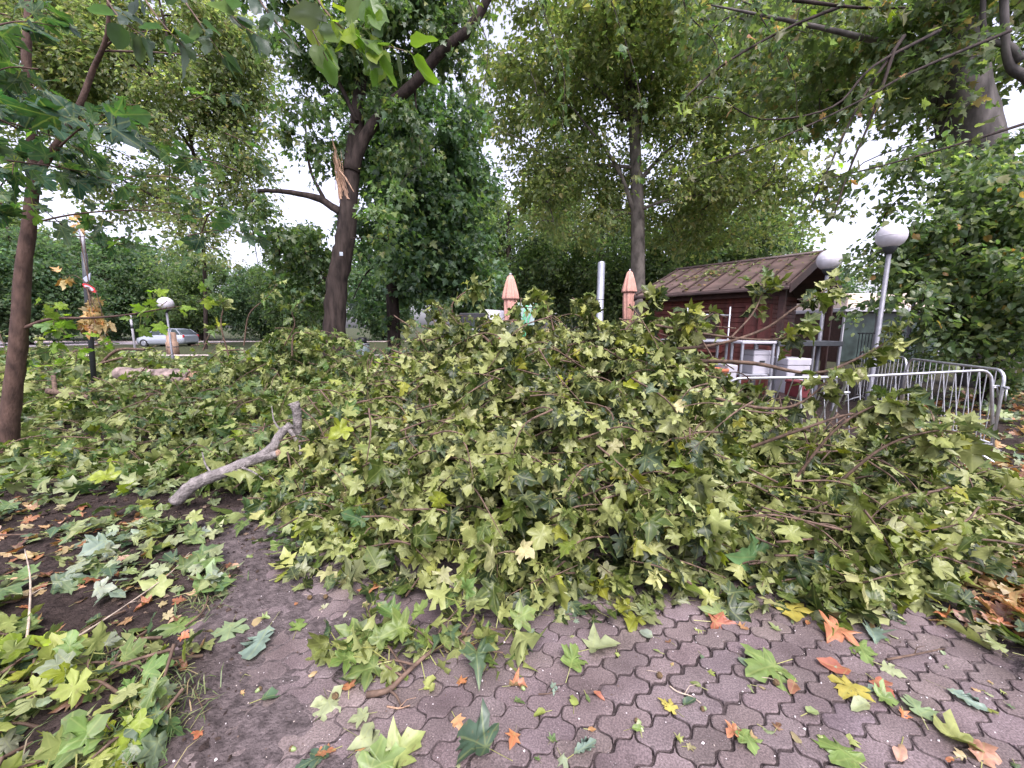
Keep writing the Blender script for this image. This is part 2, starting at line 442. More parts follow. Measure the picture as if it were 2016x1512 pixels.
far = np.clip((np.hypot(X, Y).ravel()[:, None] - 12) / 14, 0, 1)
gcol = gcol * (1 - far) + np.array([0.075, 0.085, 0.04]) * far
g.add(np.stack([X.ravel(), Y.ravel(), Z.ravel()], 1), np.stack([ii, ii + 1, ii + nx + 1, ii + nx], -1).reshape(-1, 4), gcol, smooth=True)
M_soil = simple('soil', (1, 1, 1), 0.95, var=0.33, scale=24, bump=1.0, bscale=70, spec=0.15)
tag(g.build('ground', M_soil), kind='structure')

def concrete_mat():
    m, nt, bs, N, L = newmat('paver_concrete')
    tc = N('ShaderNodeTexCoord')
    def noise(s, d=6):
        n = N('ShaderNodeTexNoise'); n.inputs['Scale'].default_value = s; n.inputs['Detail'].default_value = d
        L(tc.outputs['Object'], n.inputs['Vector']); return n.outputs[0]
    def ramp(src, p0, c0, p1, c1):
        r = N('ShaderNodeValToRGB'); r.color_ramp.elements[0].position = p0; r.color_ramp.elements[0].color = (*c0, 1)
        r.color_ramp.elements[1].position = p1; r.color_ramp.elements[1].color = (*c1, 1); L(src, r.inputs[0]); return r.outputs[0]
    def mix(bt, f, a, b):
        x = N('ShaderNodeMix'); x.data_type = 'RGBA'; x.blend_type = bt
        for k, q in ((0, f), (6, a), (7, b)):
            if isinstance(q, (float, int)): x.inputs[k].default_value = q
            elif isinstance(q, tuple): x.inputs[k].default_value = (*q, 1)
            else: L(q, x.inputs[k])
        return x.outputs[2]
    base = ramp(noise(5), 0.3, (0.106, 0.080, 0.079), 0.72, (0.178, 0.140, 0.136))
    fine = ramp(noise(150, 3), 0.35, (0.62, 0.62, 0.62), 0.68, (1.35, 1.35, 1.35))
    stn = ramp(noise(1.6, 5), 0.35, (0.72, 0.7, 0.68), 0.62, (1.12, 1.12, 1.12))
    c = mix('MULTIPLY', 1.0, mix('MULTIPLY', 1.0, base, stn), fine)
    at_ = N('ShaderNodeAttribute'); at_.attribute_name = 'tint'
    c = mix('MULTIPLY', 1.0, c, at_.outputs['Color'])
    vo = N('ShaderNodeTexVoronoi'); vo.inputs['Scale'].default_value = 95; L(tc.outputs['Object'], vo.inputs['Vector'])
    sp = ramp(vo.outputs['Distance'], 0.06, (1, 1, 1), 0.11, (0, 0, 0))
    nm = ramp(noise(30, 2), 0.5, (0, 0, 0), 0.62, (1, 1, 1))
    spm = mix('MULTIPLY', 1.0, sp, nm)
    c = mix('MIX', spm, c, (0.55, 0.5, 0.5))  # pale specks: the glint of the grit painted into the colour
    L(c, bs.inputs['Base Color'])
    rg = N('ShaderNodeMapRange'); L(noise(12, 4), rg.inputs[0]); rg.inputs[3].default_value = 0.62; rg.inputs[4].default_value = 0.95
    L(rg.outputs[0], bs.inputs['Roughness']); bs.inputs['Specular IOR Level'].default_value = 0.35
    b = N('ShaderNodeBump'); b.inputs['Strength'].default_value = 0.55; b.inputs['Distance'].default_value = 0.004
    L(noise(210, 3), b.inputs['Height']); L(b.outputs[0], bs.inputs['Normal'])
    return m
M_paver = concrete_mat()
def paving():
    mb = MB(); Lp, Wp, A = 0.208, 0.105, 0.0125
    th = R(27.5); e1 = np.array([math.cos(th), math.sin(th)]); e2 = np.array([-math.sin(th), math.cos(th)])
    def zig(t): t = t % 1.0; return A * (4 * abs(t - .5) - 1)
    brk = [0.0, 0.2, 0.3, 0.5, 0.7, 0.8]
    def zz(t):
        t = t % 1.0
        xs = [0, .18, .32, .68, .82, 1]; ys = [0, A, A, -A, -A, 0]
        return float(np.interp(t, xs, ys))
    for k in range(-40, 90):
        for q in range(-40, 60):
            s0 = q * Lp + (k % 2) * Lp / 2; t0 = k * Wp
            c = e1 * (s0 + Lp / 2) + e2 * (t0 + Wp / 2)
            if not (0.3 < c[1] < 8.5): continue
            if path_sd(c[0], c[1]) < -0.22: continue
            if abs(c[0]) > 1.6 * c[1] + 0.8: continue
            P = []
            ts = [0, .09, .16, .34, .41, .59, .66, .84, .91]
            for u in ts: P.append((s0 + u * Lp + 0, t0 + zz((s0 + u * Lp) / (Lp / 2)), 'b'))
            for u in [0, .18, .32, .68, .82]: P.append((s0 + Lp + zz(u), t0 + u * Wp + (zz((s0 + Lp) / (Lp / 2)) if u == 0 else 0), 'r'))
            for u in ts: P.append((s0 + Lp - u * Lp, t0 + Wp + zz((s0 + Lp - u * Lp) / (Lp / 2)), 't'))
            for u in [0, .18, .32, .68, .82]: P.append((s0 + zz(1 - u), t0 + Wp - u * Wp, 'l'))
            P2 = np.array([(a, b) for a, b, _ in P]); cc = P2.mean(0); ra = rng.normal(0, .012)
            P2 = cc + (P2 - cc) @ np.array([[1, ra], [-ra, 1]]) + rng.normal(0, .0011, P2.shape) + rng.normal(0, .0012, 2)
            gp = 0.0029 + 0.003 * max(0, vnoise(c[0] * 1.2, c[1] * 1.2, 21)) + 0.002 * (c[0] > 0.3)
            def inset(gv): return cc + (P2 - cc) * np.array([1 - 2 * gv / Lp, 1 - 2 * gv / Wp])
            zj = rng.normal(0, 0.0012); tl = rng.normal(0, 0.012, 2)
            def to3(Q, z):
                w = Q[:, :1] * e1 + Q[:, 1:] * e2
                return np.column_stack([w, z + zj + (Q - cc) @ tl])
            n = len(P2)
            top, mid, bot = to3(inset(gp + .004), 0.0), to3(inset(gp), -0.0035), to3(inset(gp), -0.03)
            V = np.vstack([top, mid, bot]); i = np.arange(n); j = (i + 1) % n
            tone = math.exp(rng.normal(-0.02, 0.075)); tc_ = np.array([1, 1 + rng.normal(0, .015), 1 + rng.normal(0, .025)]) * tone
            mb.add(V, np.vstack([np.stack([i + n, j + n, j, i], 1), np.stack([i + 2 * n, j + 2 * n, j + n, i + n], 1)]), tc_)
            mb.f.append((np.arange(n) + mb.n - 3 * n)[None, :].copy()); mb.sm.append(np.array([False]))
    return mb.build('paved_path', M_paver)
tag(paving(), kind='structure')
M_road = simple('road_asphalt', (0.30, 0.26, 0.29), 0.85, var=0.1, scale=1.5, bump=0.2, bscale=50)
r_ = MB()
ra, rb = at(150, 700, 23), at(520, 700, 21)
for (xa, xb, ya, yb) in ((-60, 14, 20.5, 40),):
    r_.box((xa, ya, -0.02), (xb, yb, 0.03))
tag(r_.build('road', M_road), kind='structure')
kb = MB(); kb.box((-60, 20.3, -0.05), (14, 20.5, 0.13), bev=0.02); kb.box((-60, 40, -0.05), (14, 40.2, 0.13), bev=0.02)
tag(kb.build('kerb', M_tile), kind='structure')

# ------------------------------------------------------------------ trees
def crown_points(ells, n, seed, gap=-0.12, nf=0.3, shell=0.45):
    r = np.random.default_rng(seed); vol = np.array([e[3] * e[4] * e[5] * (e[6] if len(e) > 6 else 1) for e in ells]); out = []
    while len(out) < n:
        e = ells[r.choice(len(ells), p=vol / vol.sum())]
        d = r.normal(0, 1, 3); d /= np.linalg.norm(d)
        p = np.array(e[:3]) + d * np.array(e[3:6]) * (shell + (1 - shell) * r.random() ** 0.6 if r.random() < .75 else r.random() ** .5)
        if mnoise.noise(Vector(p * nf + seed)) < gap: continue
        out.append(p)
    return np.array(out)
def build_tree(name, label, trunk, ells, nclump, per, leaf, tmpl, mat, pal, wts, bark, base, group=None, limbs=(), csize=0.9,
               flat=0.55, droop=0.5, seed=1, gap=-0.12, nf=0.3, sides=10, extra=None, excl=None, twig=0.012, wob=0.02, cat='tree', up=0.9):
    """trunk and limbs: list of (points, radii); points are world coordinates"""
    base = np.array(base, float); root = thing(name, label, cat, base, group=group)
    tb = MB(); nodes, rad0 = [], []
    for (pts, rr) in [trunk] + list(limbs):
        sp = spline(pts, 6); rs = np.interp(np.linspace(0, 1, len(sp)), np.linspace(0, 1, len(rr)), rr)
        tb.tube(sp - base, rs, sides, wob=wob)
        nodes += list(sp[1:]); rad0 += list(rs[1:])
    cl = crown_points(ells, nclump, seed, gap, nf)
    if excl is not None: cl = np.array([c for c in cl if not excl(c)])
    nodes = np.array(nodes); n0 = len(nodes)
    order = np.argsort([np.min(np.linalg.norm(nodes - c, axis=1)) for c in cl]); cl = cl[order]
    allp = list(nodes); par = []
    for c in cl:
        A = np.array(allp); d = c - A; dist = np.linalg.norm(d, axis=1)
        cost = dist + np.where(d[:, 2] < -0.2 * dist, 0.6 * dist, 0) + (np.arange(len(A)) < n0) * 0.15 * dist
        par.append(int(np.argmin(cost))); allp.append(c)
    cnt = np.ones(len(allp))
    for i in range(len(cl) - 1, -1, -1): cnt[par[i]] += cnt[n0 + i]
    for i, c in enumerate(cl):
        a = allp[par[i]]; L = np.linalg.norm(c - a)
        mid = (a + c) / 2 + np.array([0, 0, 0.10 * L]) + rng.normal(0, .06 * L, 3)
        r1 = twig * math.sqrt(cnt[n0 + i]); r0 = min(twig * math.sqrt(cnt[n0 + i] + 1) * 1.15, rad0[par[i]] * .8 if par[i] < n0 else 9)
        tb.tube(spline([a, mid, c], 3) - base, np.linspace(r0, r1 * .8, 7), 5, cap=False)
    tb.build('trunk', bark, root)
    lb = MB(); m = len(cl); nl = rng.poisson(per, m); own = np.repeat(np.arange(m), nl); n = len(own)
    sz = csize * np.exp(rng.normal(0, .25, m))
    # leaves lie along short sprays leaving each clump, so the outline stays ragged
    nsp = 7; spd = nrm(rng.normal(0, 1, (m, nsp, 3)) * np.array([1, 1, flat])); k = rng.integers(0, nsp, n)
    t = rng.random(n) ** 0.7
    off = spd[own, k] * (t * sz[own])[:, None] + gauss(n) * (0.16 * sz[own])[:, None]
    off[:, 2] -= droop * 0.35 * (t ** 2) * sz[own]
    P = cl[own] + off - base
    T = nrm(spd[own, k] + gauss(n, (.7, .7, .5)) + np.array([0, 0, -droop]))
    N = nrm(gauss(n, (.65, .65, .5)) + np.array([0, 0, up]))
    S = leaf * np.exp(rng.normal(0, .22, n))
    cc = colours(n, pal, wts, .14) * np.exp(rng.normal(0, .14, (m, 1)))[own]
    add_leaves(lb, tmpl, P, T, N, S, cc)
    if extra: extra(lb, tb, base)
    lb.build('crown', mat, root)
    return root
def pts(*a): return [at(*q) for q in a]
def ell(px, py, d, rx, rz, ry=None, w=1.0):
    """ellipsoid centred on a sight point; rx, rz are metres"""
    c = at(px, py, d); return (c[0], c[1], c[2], rx, ry or rx, rz, w)
def mpp(d): return d / F
G_ = lambda px, d: np.array([ray(px, 700)[0] / ray(px, 700)[1] * d, d, 0.0])

# tall plane tree behind the kiosk
d = 26
b = G_(1258, d)
build_tree('plane_tree', 'tall straight plane tree with a wide olive crown behind the brown kiosk roof',
    ([b + [0, 0, -.2], at(1256, 560, d), at(1255, 400, d), at(1248, 250, d), at(1238, 120, d), at(1235, -60, d)], [.54, .46, .40, .32, .23, .11]),
    [ell(1100, 60, d, 6, 6, 5), ell(1400, 80, d, 6.5, 6.5, 5), ell(1040, 260, d, 3.4, 4.5, 4), ell(1440, 280, d, 5, 5, 5), ell(1250, 20, d - 2, 6, 5),
     ell(1130, 380, d + 2, 4.2, 3.4), ell(1380, 400, d + 2, 5.5, 3.2), ell(1500, 420, d, 3.0, 2.6), ell(1260, 250, d + 3.5, 6.5, 7, 2)],
    640, 135, 0.27, T_far, M_tree, [(.165, .195, .085), (.22, .23, .10), (.115, .15, .07), (.29, .25, .12)], [5, 3, 3, .7], M_plane, b,
    limbs=[(pts((1255, 440, d), (1215, 330, d - .5), (1130, 215, d - 1)), [.16, .12, .05]), (pts((1256, 360, d), (1300, 310, d), (1390, 230, d - 1)), [.16, .11, .05]),
           (pts((1252, 330, d), (1180, 325, d), (1090, 330, d - 1)), [.12, .08, .03]), (pts((1248, 250, d), (1195, 190, d), (1150, 150, d)), [.14, .1, .04]),
           (pts((1256, 415, d), (1310, 395, d - 1), (1400, 380, d - 1)), [.10, .07, .03]), (pts((1240, 140, d), (1300, 60, d), (1360, -20, d)), [.12, .09, .04])],
    csize=1.5, seed=3, gap=-.16, nf=.22, twig=.014,
    excl=lambda c: abs(c[0] - at(1254, 350, d)[0]) < 1.3 and c[1] < d + 1.2 and c[2] < 14)

# the snapped dark tree
d = 11
b = G_(652, d)
root = build_tree('snapped_tree', 'dark barked tree with a snapped splintered trunk fork left of the salmon parasols',
    ([b + [0, 0, -.2], at(657, 680, d), at(664, 560, d), at(680, 470, d), at(687, 390, d), at(692, 330, d)], [.33, .30, .275, .25, .22, .19]),
    [ell(600, 560, d + 1, 1.1, 1.5, 1.0), ell(560, 470, d, .9, .9, .8), ell(740, 60, d, 1.7, 1.2, 1.2), ell(620, 250, d, .9, 1.2, .8), ell(830, 60, d, 1.4, 1.0, 1),
     ell(620, 90, d + .5, 1.2, 1.0, 1), ell(760, 430, d - 1, .5, 1.4, .5), ell(800, 260, d, .8, .8, .6), ell(700, -60, d, 3, 1.0, 1.5), ell(745, 250, d, .5, .9, .5)],
    230, 100, 0.125, T_lite, M_dark, [(.085, .135, .055), (.12, .17, .055), (.065, .11, .05), (.19, .2, .07)], [5, 3, 3, .8], M_bark, b,
    limbs=[(pts((690, 350, d), (715, 275, d), (765, 210, d), (815, 165, d - .2), (865, 105, d - .4), (925, 55, d - .6), (975, -30, d - .8)), [.17, .155, .14, .13, .13, .115, .09]),
           (pts((692, 340, d), (703, 240, d + .2), (712, 130, d + .3), (722, 20, d + .3), (728, -120, d)), [.22, .18, .15, .12, .08]),
           (pts((684, 425, d), (655, 408, d), (625, 390, d), (565, 378, d), (508, 375, d)), [.13, .10, .09, .06, .045]),
           (pts((815, 165, d), (822, 240, d), (830, 330, d - .2)), [.03, .022, .008]),
           (pts((640, 395, d), (610, 330, d + .3), (600, 230, d + .4)), [.05, .035, .015]),
           (pts((703, 240, d), (650, 130, d + .3), (590, 60, d + .5)), [.06, .045, .02]),
           (pts((510, 376, d), (495, 400, d), (497, 450, d), (508, 520, d)), [.03, .022, .018, .008])],
    csize=.55, seed=11, gap=-.2, nf=.9, droop=1.0, flat=.8, twig=.006, wob=.05,
    excl=lambda c: abs(c[0] - at(680, 470, d)[0]) < .42 and c[1] < d + .3 and c[2] < 5.2)
sp = MB()
for (x0, x1, y1, w0, dd_) in ((677, 653, 262, .07, .16), (684, 666, 310, .05, .20), (670, 659, 325, .035, .20)):   # a torn slab and two shorter tongues
    q = np.array([at(x0 + (x1 - x0) * t + rng.normal(0, 1.2), 392 + (y1 - 392) * t, d - dd_) for t in np.linspace(0, 1, 12)]) - b
    wv = w0 * (1 - np.linspace(0, 1, 12) ** 1.3) * rng.uniform(.75, 1.15, 12) + .004
    V = np.vstack([q + np.array([1, 0, 0]) * wv[:, None], q + np.array([.2, -1, 0]) * (wv * .45)[:, None], q - np.array([1, 0, 0]) * (wv * rng.uniform(.7, 1.2, 12))[:, None], q + np.array([0, 1, 0]) * (wv * .3)[:, None]])
    i_ = np.arange(11); sp.add(V, np.vstack([np.stack([i_ + 12 * k, i_ + 12 * ((k + 1) % 4), i_ + 12 * ((k + 1) % 4) + 1, i_ + 12 * k + 1], 1) for k in range(4)]))
for k in range(14):
    a0 = at(676 + rng.normal(0, 7), 380 + rng.normal(0, 10), d - .2); t = rng.uniform(.25, .9); a1 = at(676 - 24 * t + rng.normal(0, 5), 385 - 118 * t, d - .2 - .05 * rng.random())
    sp.tube([a0 - b, (a0 + a1) / 2 - b + rng.normal(0, .012, 3), a1 - b], [.012, .008, .002], 4, smooth=False)
sp.tube([at(668, 335, d - .3) - b, at(680, 350, d - .35) - b, at(697, 378, d - .4) - b], [.02, .03, .008], 5, smooth=False)
sp.build('splintered_wood', M_wood, root)
tg_ = MB(); q_ = at(672, 500, d - .33) - b
tg_.box(q_ - [.045, .012, .05], q_ + [.045, .0, .05], bev=.008); tg_.build('tree_tag', simple('tag_metal', (.32, .36, .40), .5), root)

# dark maple behind it
d = 15
b = G_(775, d)
build_tree('maple_tree', 'dense dark green maple with low skirts between the snapped trunk and the parasols',
    ([b + [0, 0, -.2], at(775, 640, d), at(768, 500, d), at(758, 330, d), at(755, 150, d)], [.27, .24, .22, .18, .1]),
    [ell(850, 420, d, 2.3, 2.6, 2), ell(780, 500, d - .5, 1.8, 2.0, 1.6), ell(900, 540, d, 1.6, 1.6, 1.4), ell(760, 260, d + .5, 1.8, 2.2, 1.6), ell(860, 270, d, 1.6, 1.6, 1.4),
     ell(720, 600, d - .3, 1.0, .9, 1), ell(920, 400, d, 1.0, 1.4, 1)],
    300, 130, 0.17, T_lite, M_dark, [(.075, .13, .065), (.10, .165, .06), (.06, .105, .065), (.16, .21, .06)], [5, 3, 3, 1], M_bark, b,
    limbs=[(pts((765, 480, d), (850, 430, d), (865, 360, d), (890, 300, d)), [.08, .06, .05, .02]), (pts((772, 560, d), (820, 520, d - .4), (900, 500, d - .5)), [.07, .05, .02]),
           (pts((768, 500, d), (720, 540, d), (690, 600, d)), [.05, .03, .015])],
    csize=.75, seed=21, gap=-.3, nf=.5, droop=.8, twig=.008)

# airy background tree on the left
d = 27
b = G_(405, d)
build_tree('tall_tree', 'tall airy olive tree with sky showing through above the silver car',
    ([b + [0, 0, -.2], at(405, 640, d), at(400, 480, d), at(380, 300, d), at(340, 120, d), at(300, -60, d)], [.13, .12, .11, .10, .08, .05]),
    [ell(330, 120, d, 6.2, 4.5, 4), ell(200, 100, d, 5, 4.5, 4), ell(390, 300, d, 4.2, 4.0, 3), ell(420, 400, d, 2.6, 1.8, 2), ell(260, 330, d, 3.6, 3.2, 3), ell(430, 110, d, 2.8, 4.2, 3), ell(90, 60, d, 3.5, 5, 3), ell(120, 250, d + 2, 3.5, 3, 3), ell(405, 490, d - 1.5, 1.5, 2.0, .9, 1.6), ell(360, 400, d - 1, 2.0, 1.6, 1.2), ell(470, 300, d, 1.4, 1.6, 1.2)],
    720, 92, 0.25, T_far, M_tree, [(.16, .19, .10), (.21, .22, .115), (.12, .155, .09), (.27, .22, .14)], [5, 3, 2, .7], M_bark, b,
    limbs=[(pts((400, 330, d), (340, 235, d), (305, 160, d), (285, 60, d)), [.10, .08, .06, .04]), (pts((345, 235, d), (325, 180, d), (310, 140, d)), [.1, .07, .03]),
           (pts((400, 440, d), (330, 400, d), (200, 330, d), (110, 250, d)), [.10, .08, .05, .03]), (pts((300, 150, d), (200, 90, d), (160, 40, d), (145, -30, d)), [.14, .12, .1, .08])],
    csize=1.3, seed=31, gap=-.12, nf=.25, twig=.012)

# far trees beyond the road and behind the kiosk: five kinds, copied
kinds = []
far_spec = [('bushy', [(0, 0, 4.6, 3.2, 2.6, 3.0), (1.4, 0, 3.0, 2.2, 2, 2.0), (-1.5, .3, 3.2, 2.2, 2, 2.2), (0, -.5, 1.8, 2.8, 1.6, 1.4)], 9, [(.095, .15, .095), (.13, .18, .10), (.075, .125, .085)], [4, 3, 3]),  # bluish greens: cold skylight on the far treeline put into the leaf colour
            ('round', [(0, 0, 5.2, 3.4, 3, 3.4), (.8, 0, 2.8, 2.8, 2.2, 2.0), (-1, 0, 2.6, 2.2, 2, 1.8)], 10, [(.11, .155, .08), (.15, .19, .085), (.085, .125, .075)], [4, 3, 3]),
            ('tall', [(0, 0, 8, 2.8, 2.6, 5.0), (.5, 0, 4.5, 3.0, 2.5, 2.6), (-1, 0, 10.5, 2.2, 2, 3)], 14, [(.13, .17, .07), (.18, .2, .075), (.1, .14, .065)], [4, 3, 3])]
def far_proto(i, label):
    nm_, el_, h_, pal, wt = far_spec[i]
    return build_tree('background_tree', label, ([np.array([0, 0, -.2]), np.array([.05, 0, h_ * .3]), np.array([-.1, 0, h_ * .6]), np.array([0, 0, h_ * .85])], [.26, .22, .16, .05]),
                      el_, 330, 85, 0.21, T_far, M_tree, pal, wt, M_bark, (0, 0, 0), group='trees standing beyond the road and the kiosk', csize=.95, seed=50 + i, gap=-.25, nf=.4, twig=.01, sides=7)
far_list = [ # kind, px, d, scale, label
    (0, 60, 34, 1.3, 'dark bushy tree behind the young brown trunk at the far side of the road'),
    (0, 235, 44, 1.5, 'dark bushy tree behind the tilted round sign beyond the road'),
    (1, 400, 46, 1.3, 'rounded tree beyond the road just right of the silver car'),
    (0, 520, 46, 1.1, 'dark tree beyond the road in the gap left of the snapped trunk'),
    (1, 135, 48, 1.55, 'big rounded tree beyond the road left of the distant globe lamp'),
    (1, 600, 42, 1.2, 'rounded tree seen just left of the snapped trunk at its base'),
    (1, 1000, 40, 1.6, 'rounded tree behind the nearer closed salmon parasol'),
    (2, 1085, 46, 1.5, 'slim tall tree between the parasols and the tall plane tree'),
    (1, 1340, 40, 1.75, 'rounded tree behind the left end of the kiosk roof'),
    (1, 1480, 38, 1.6, 'rounded tree behind the middle of the kiosk roof'),
    (2, 960, 44, 1.3, 'slim tall tree behind the dark maple'),
    (0, 1620, 34, .85, 'low dark tree behind the kiosk gable'),
    (1, 1840, 26, 1.0, 'rounded tree behind the low cream building'),
    (2, 20, 40, 1.15, 'slim tall tree at the far left edge beyond the road'),
    (1, 1180, 42, 1.7, 'rounded tree behind the upright steel pipe'),
    (0, 760, 44, 1.5, 'dark bushy tree behind the foot of the dark maple'),
    (0, 320, 52, 1.6, 'wide dark tree right behind the silver car'),
]
protos = {}
for (k, px, dd, s, lab) in far_list:
    if k not in protos: o = protos[k] = far_proto(k, lab)
    else: o = copy_tree(protos[k])
    o['label'] = lab; p = G_(px, dd)
    o.location = tuple(p); o.scale = (s, s, s); o.rotation_euler[2] = rng.uniform(0, 6.28)

# hedge and tree with low hanging rounded leaves on the right
d = 7.6
b = G_(1960, d)
build_tree('hornbeam_tree', 'low branched green tree with small rounded leaves behind the corner of the steel barriers',
    ([b + [0, 0, -.2], at(1960, 640, d), at(1965, 500, d), at(1950, 380, d)], [.14, .12, .10, .05]),
    [ell(1900, 420, d - .3, 1.4, 1.0, 1.0), ell(1970, 520, d - .6, 1.1, 1.1, 1.0), ell(1850, 560, d - .4, 1.1, .75, .7), ell(1790, 470, d - .2, .8, .5, .5), ell(1880, 660, d - .3, .9, .6, .6),
     ell(1700, 520, d - .1, .55, .35, .4), ell(1690, 470, d, .4, .25, .4), ell(1760, 600, d - .6, .6, .3, .5), ell(1860, 350, d, 1.0, .45, .8), ell(2080, 560, d - .5, 1.3, 2.0, 1.2), ell(1960, 650, d - .2, 1.0, .7, .8), ell(2100, 380, d, 1.6, 1.4, 1.2)],
    280, 92, 0.105, T_oval, M_dark, [(.10, .145, .065), (.15, .19, .08), (.07, .105, .055), (.23, .25, .11), (.36, .2, .08)], [5, 4, 3, 1, .12], M_bark, b,
    limbs=[(pts((1962, 560, d), (1900, 500, d - .3), (1800, 480, d - .3), (1720, 500, d - .3)), [.05, .035, .02, .008]), (pts((1960, 640, d), (1880, 600, d - .4), (1800, 590, d - .6)), [.04, .025, .01])],
    csize=.42, seed=61, gap=-.3, nf=1.0, droop=.7, twig=.004)
# big leaning plane trunk on the right
d = 10
b = G_(1975, d)
build_tree('old_plane_tree', 'thick grey leaning plane trunk rising out of the green tree beside the lamps',
    ([b + [0, 0, -.2], at(1960, 560, d), at(1918, 300, d), at(1890, 180, d), at(1868, 20, d), at(1840, -200, d)], [.72, .62, .54, .50, .46, .36]),
    [ell(1640, 60, d + 2, 3.0, 2.0, 2.2), ell(1780, 120, d + 2, 2.6, 1.8, 2), ell(1960, 90, d - .5, 2.0, 2.0, 1.4), ell(1500, 20, d + 1, 2.0, 1.0, 1.5), ell(1990, 240, d - 1, 1.2, 1.0, .8), ell(1640, 190, d + 3, 1.8, .8, 1.5),
     ell(1595, 330, d + 4, .8, 1.3, 1.0, .5), ell(1880, -60, d, 4, 1.6, 2.2), ell(1625, 400, d + 4, .7, .5, .6, .5)],
    330, 62, 0.15, T_lite, M_tree, [(.105, .14, .065), (.14, .165, .07), (.085, .12, .065), (.22, .16, .085)], [5, 3, 3, .8], M_oldbark, b,
    limbs=[(pts((1895, 130, d), (1780, 95, d), (1640, 60, d), (1500, 30, d), (1400, 10, d)), [.09, .075, .055, .035, .015]),
           (pts((2010, 120, d - 1.5), (1985, 90, d - 1.4), (1940, 70, d - 1.2), (1935, -20, d - 1.2)), [.08, .07, .05, .04]),
           (pts((2080, 240, d - 1.5), (2030, 160, d - 1.5), (1985, 120, d - 1.4), (1975, -30, d - 1.4)), [.12, .10, .07, .06])],
    csize=.7, seed=71, gap=-.05, nf=.55, droop=.8, twig=.006, excl=lambda c: abs(c[0] - at(1915, 200, d)[0]) < .7 and c[1] < d + .6 and random.random() < .93 or c[1] < d - 2.6)

# ------------------------------------------------------------------ young maple on the left, near
def twig_leaves(lb, tb, base, poly, rads, nleaf, size, tm, pal, wts, start=.35, pet=.07, droop=.55, upn=.8, spread=.6, flip=.0, tri=5):
    """one twig polyline with petioled leaves; appended to leaf mesh lb and wood mesh tb"""
    sp_ = spline(poly, 5); rs = np.interp(np.linspace(0, 1, len(sp_)), np.linspace(0, 1, len(rads)), rads)
    tb.tube(sp_ - base, rs, tri, cap=False)
    t = start + (1 - start) * rng.random(nleaf) ** .8
    idx = t * (len(sp_) - 1); i0 = np.minimum(idx.astype(int), len(sp_) - 2); fr = (idx - i0)[:, None]
    A = sp_[i0] * (1 - fr) + sp_[i0 + 1] * fr - base; ax = nrm(sp_[i0 + 1] - sp_[i0])
    dirp = nrm(gauss(nleaf) * spread + ax * .5 + np.array([0, 0, -droop * .4]))
    pl = pet * np.exp(rng.normal(0, .3, nleaf)); B = A + dirp * pl[:, None]
    petioles(lb, A, B)
    T = nrm(dirp + gauss(nleaf, (.35, .35, .3)) + np.array([0, 0, -droop]))
    N = nrm(gauss(nleaf, (.6, .6, .45)) + np.array([0, 0, upn]))
    N[rng.random(nleaf) < flip] *= -1
    add_leaves(lb, tm, B, T, N, size * np.exp(rng.normal(0, .2, nleaf)), colours(nleaf, pal, wts))
d = 4.35
b = gr(12, 915); d = b[1]
root = thing('young_maple_tree', 'slim brown young maple trunk at the left edge with large dark leaves above', 'tree', b)
tb, lb = MB(), MB()
trunk_px = [(10, 920, d), (22, 800, d), (38, 660, d), (45, 540, d), (58, 440, d), (65, 350, d), (62, 250, d), (52, 130, d), (58, 0, d), (60, -120, d)]
sp_ = spline(pts(*trunk_px), 6); sp_[0, 2] = -.05
tb.tube(sp_ - b, np.interp(np.linspace(0, 1, len(sp_)), [0, .1, .4, .6, 1], [.10, .082, .060, .045, .026]), 12, wob=.035)
for poly, rr in [(((66, 370, d), (85, 325, d), (130, 260, d), (160, 200, d), (182, 140, d), (210, 70, d - .1), (215, -30, d - .2)), [.045, .04, .034, .028, .024, .018, .014]),
                 (((178, 150, d), (200, 100, d), (240, 72, d - .1), (300, 60, d - .2)), [.016, .012, .008, .004]),
                 (((200, 100, d), (300, 103, d - .2), (400, 110, d - .4)), [.01, .008, .003]),
                 (((58, 430, d), (20, 405, d - .1), (-60, 390, d - .3)), [.012, .01, .008]),
                 (((60, 440, d), (160, 420, d - .3), (300, 415, d - .5), (430, 440, d - .7)), [.010, .008, .005, .003])]:
    s2 = spline(pts(*poly), 5); tb.tube(s2 - b, np.interp(np.linspace(0, 1, len(s2)), np.linspace(0, 1, len(rr)), rr), 6, cap=False)
MPAL = [(.03, .07, .035), (.045, .095, .03), (.025, .055, .032), (.09, .16, .03), (.07, .11, .07)]
for k in range(72):     # sprays
    if 50 <= k < 60: continue
    x0, y0 = rng.uniform(-120, 120), rng.uniform(20, 330)
    if 22 < k < 60: x0, y0 = rng.uniform(60, 480), rng.uniform(150, 520)
    elif k >= 60: x0, y0 = rng.uniform(-120, 120), rng.uniform(60, 350)
    dd = d - rng.uniform(.1, 1.4)
    if 22 < k < 60: dd = d + rng.uniform(-1.2, 1.8)
    elif k >= 60: dd = rng.uniform(2.2, 3.3)
    p0 = at(x0, y0, dd); p1 = p0 + rng.normal(0, 1, 3) * [.35, .3, .12]
    twig_leaves(lb, tb, b, [p0, (p0 + p1) / 2 + [0, 0, .04], p1], [.006, .004, .002], 7 if k <= 22 else 8, .15 if k <= 12 or k >= 60 else .115, T_maple, MPAL, [5, 4, 3, 1.2, 1.5], start=.1, spread=.8, droop=.4)
arc = [(50, 645, d), (100, 628, d - .05), (180, 626, d - .1), (250, 620, d - .2), (320, 608, d - .3), (352, 603, d - .35)]
twig_leaves(lb, tb, b, pts(*arc), [.022, .016, .013, .010, .007, .003], 4, .10, T_maple, [(.20, .30, .03), (.14, .24, .03)], [1, 1], start=.5)
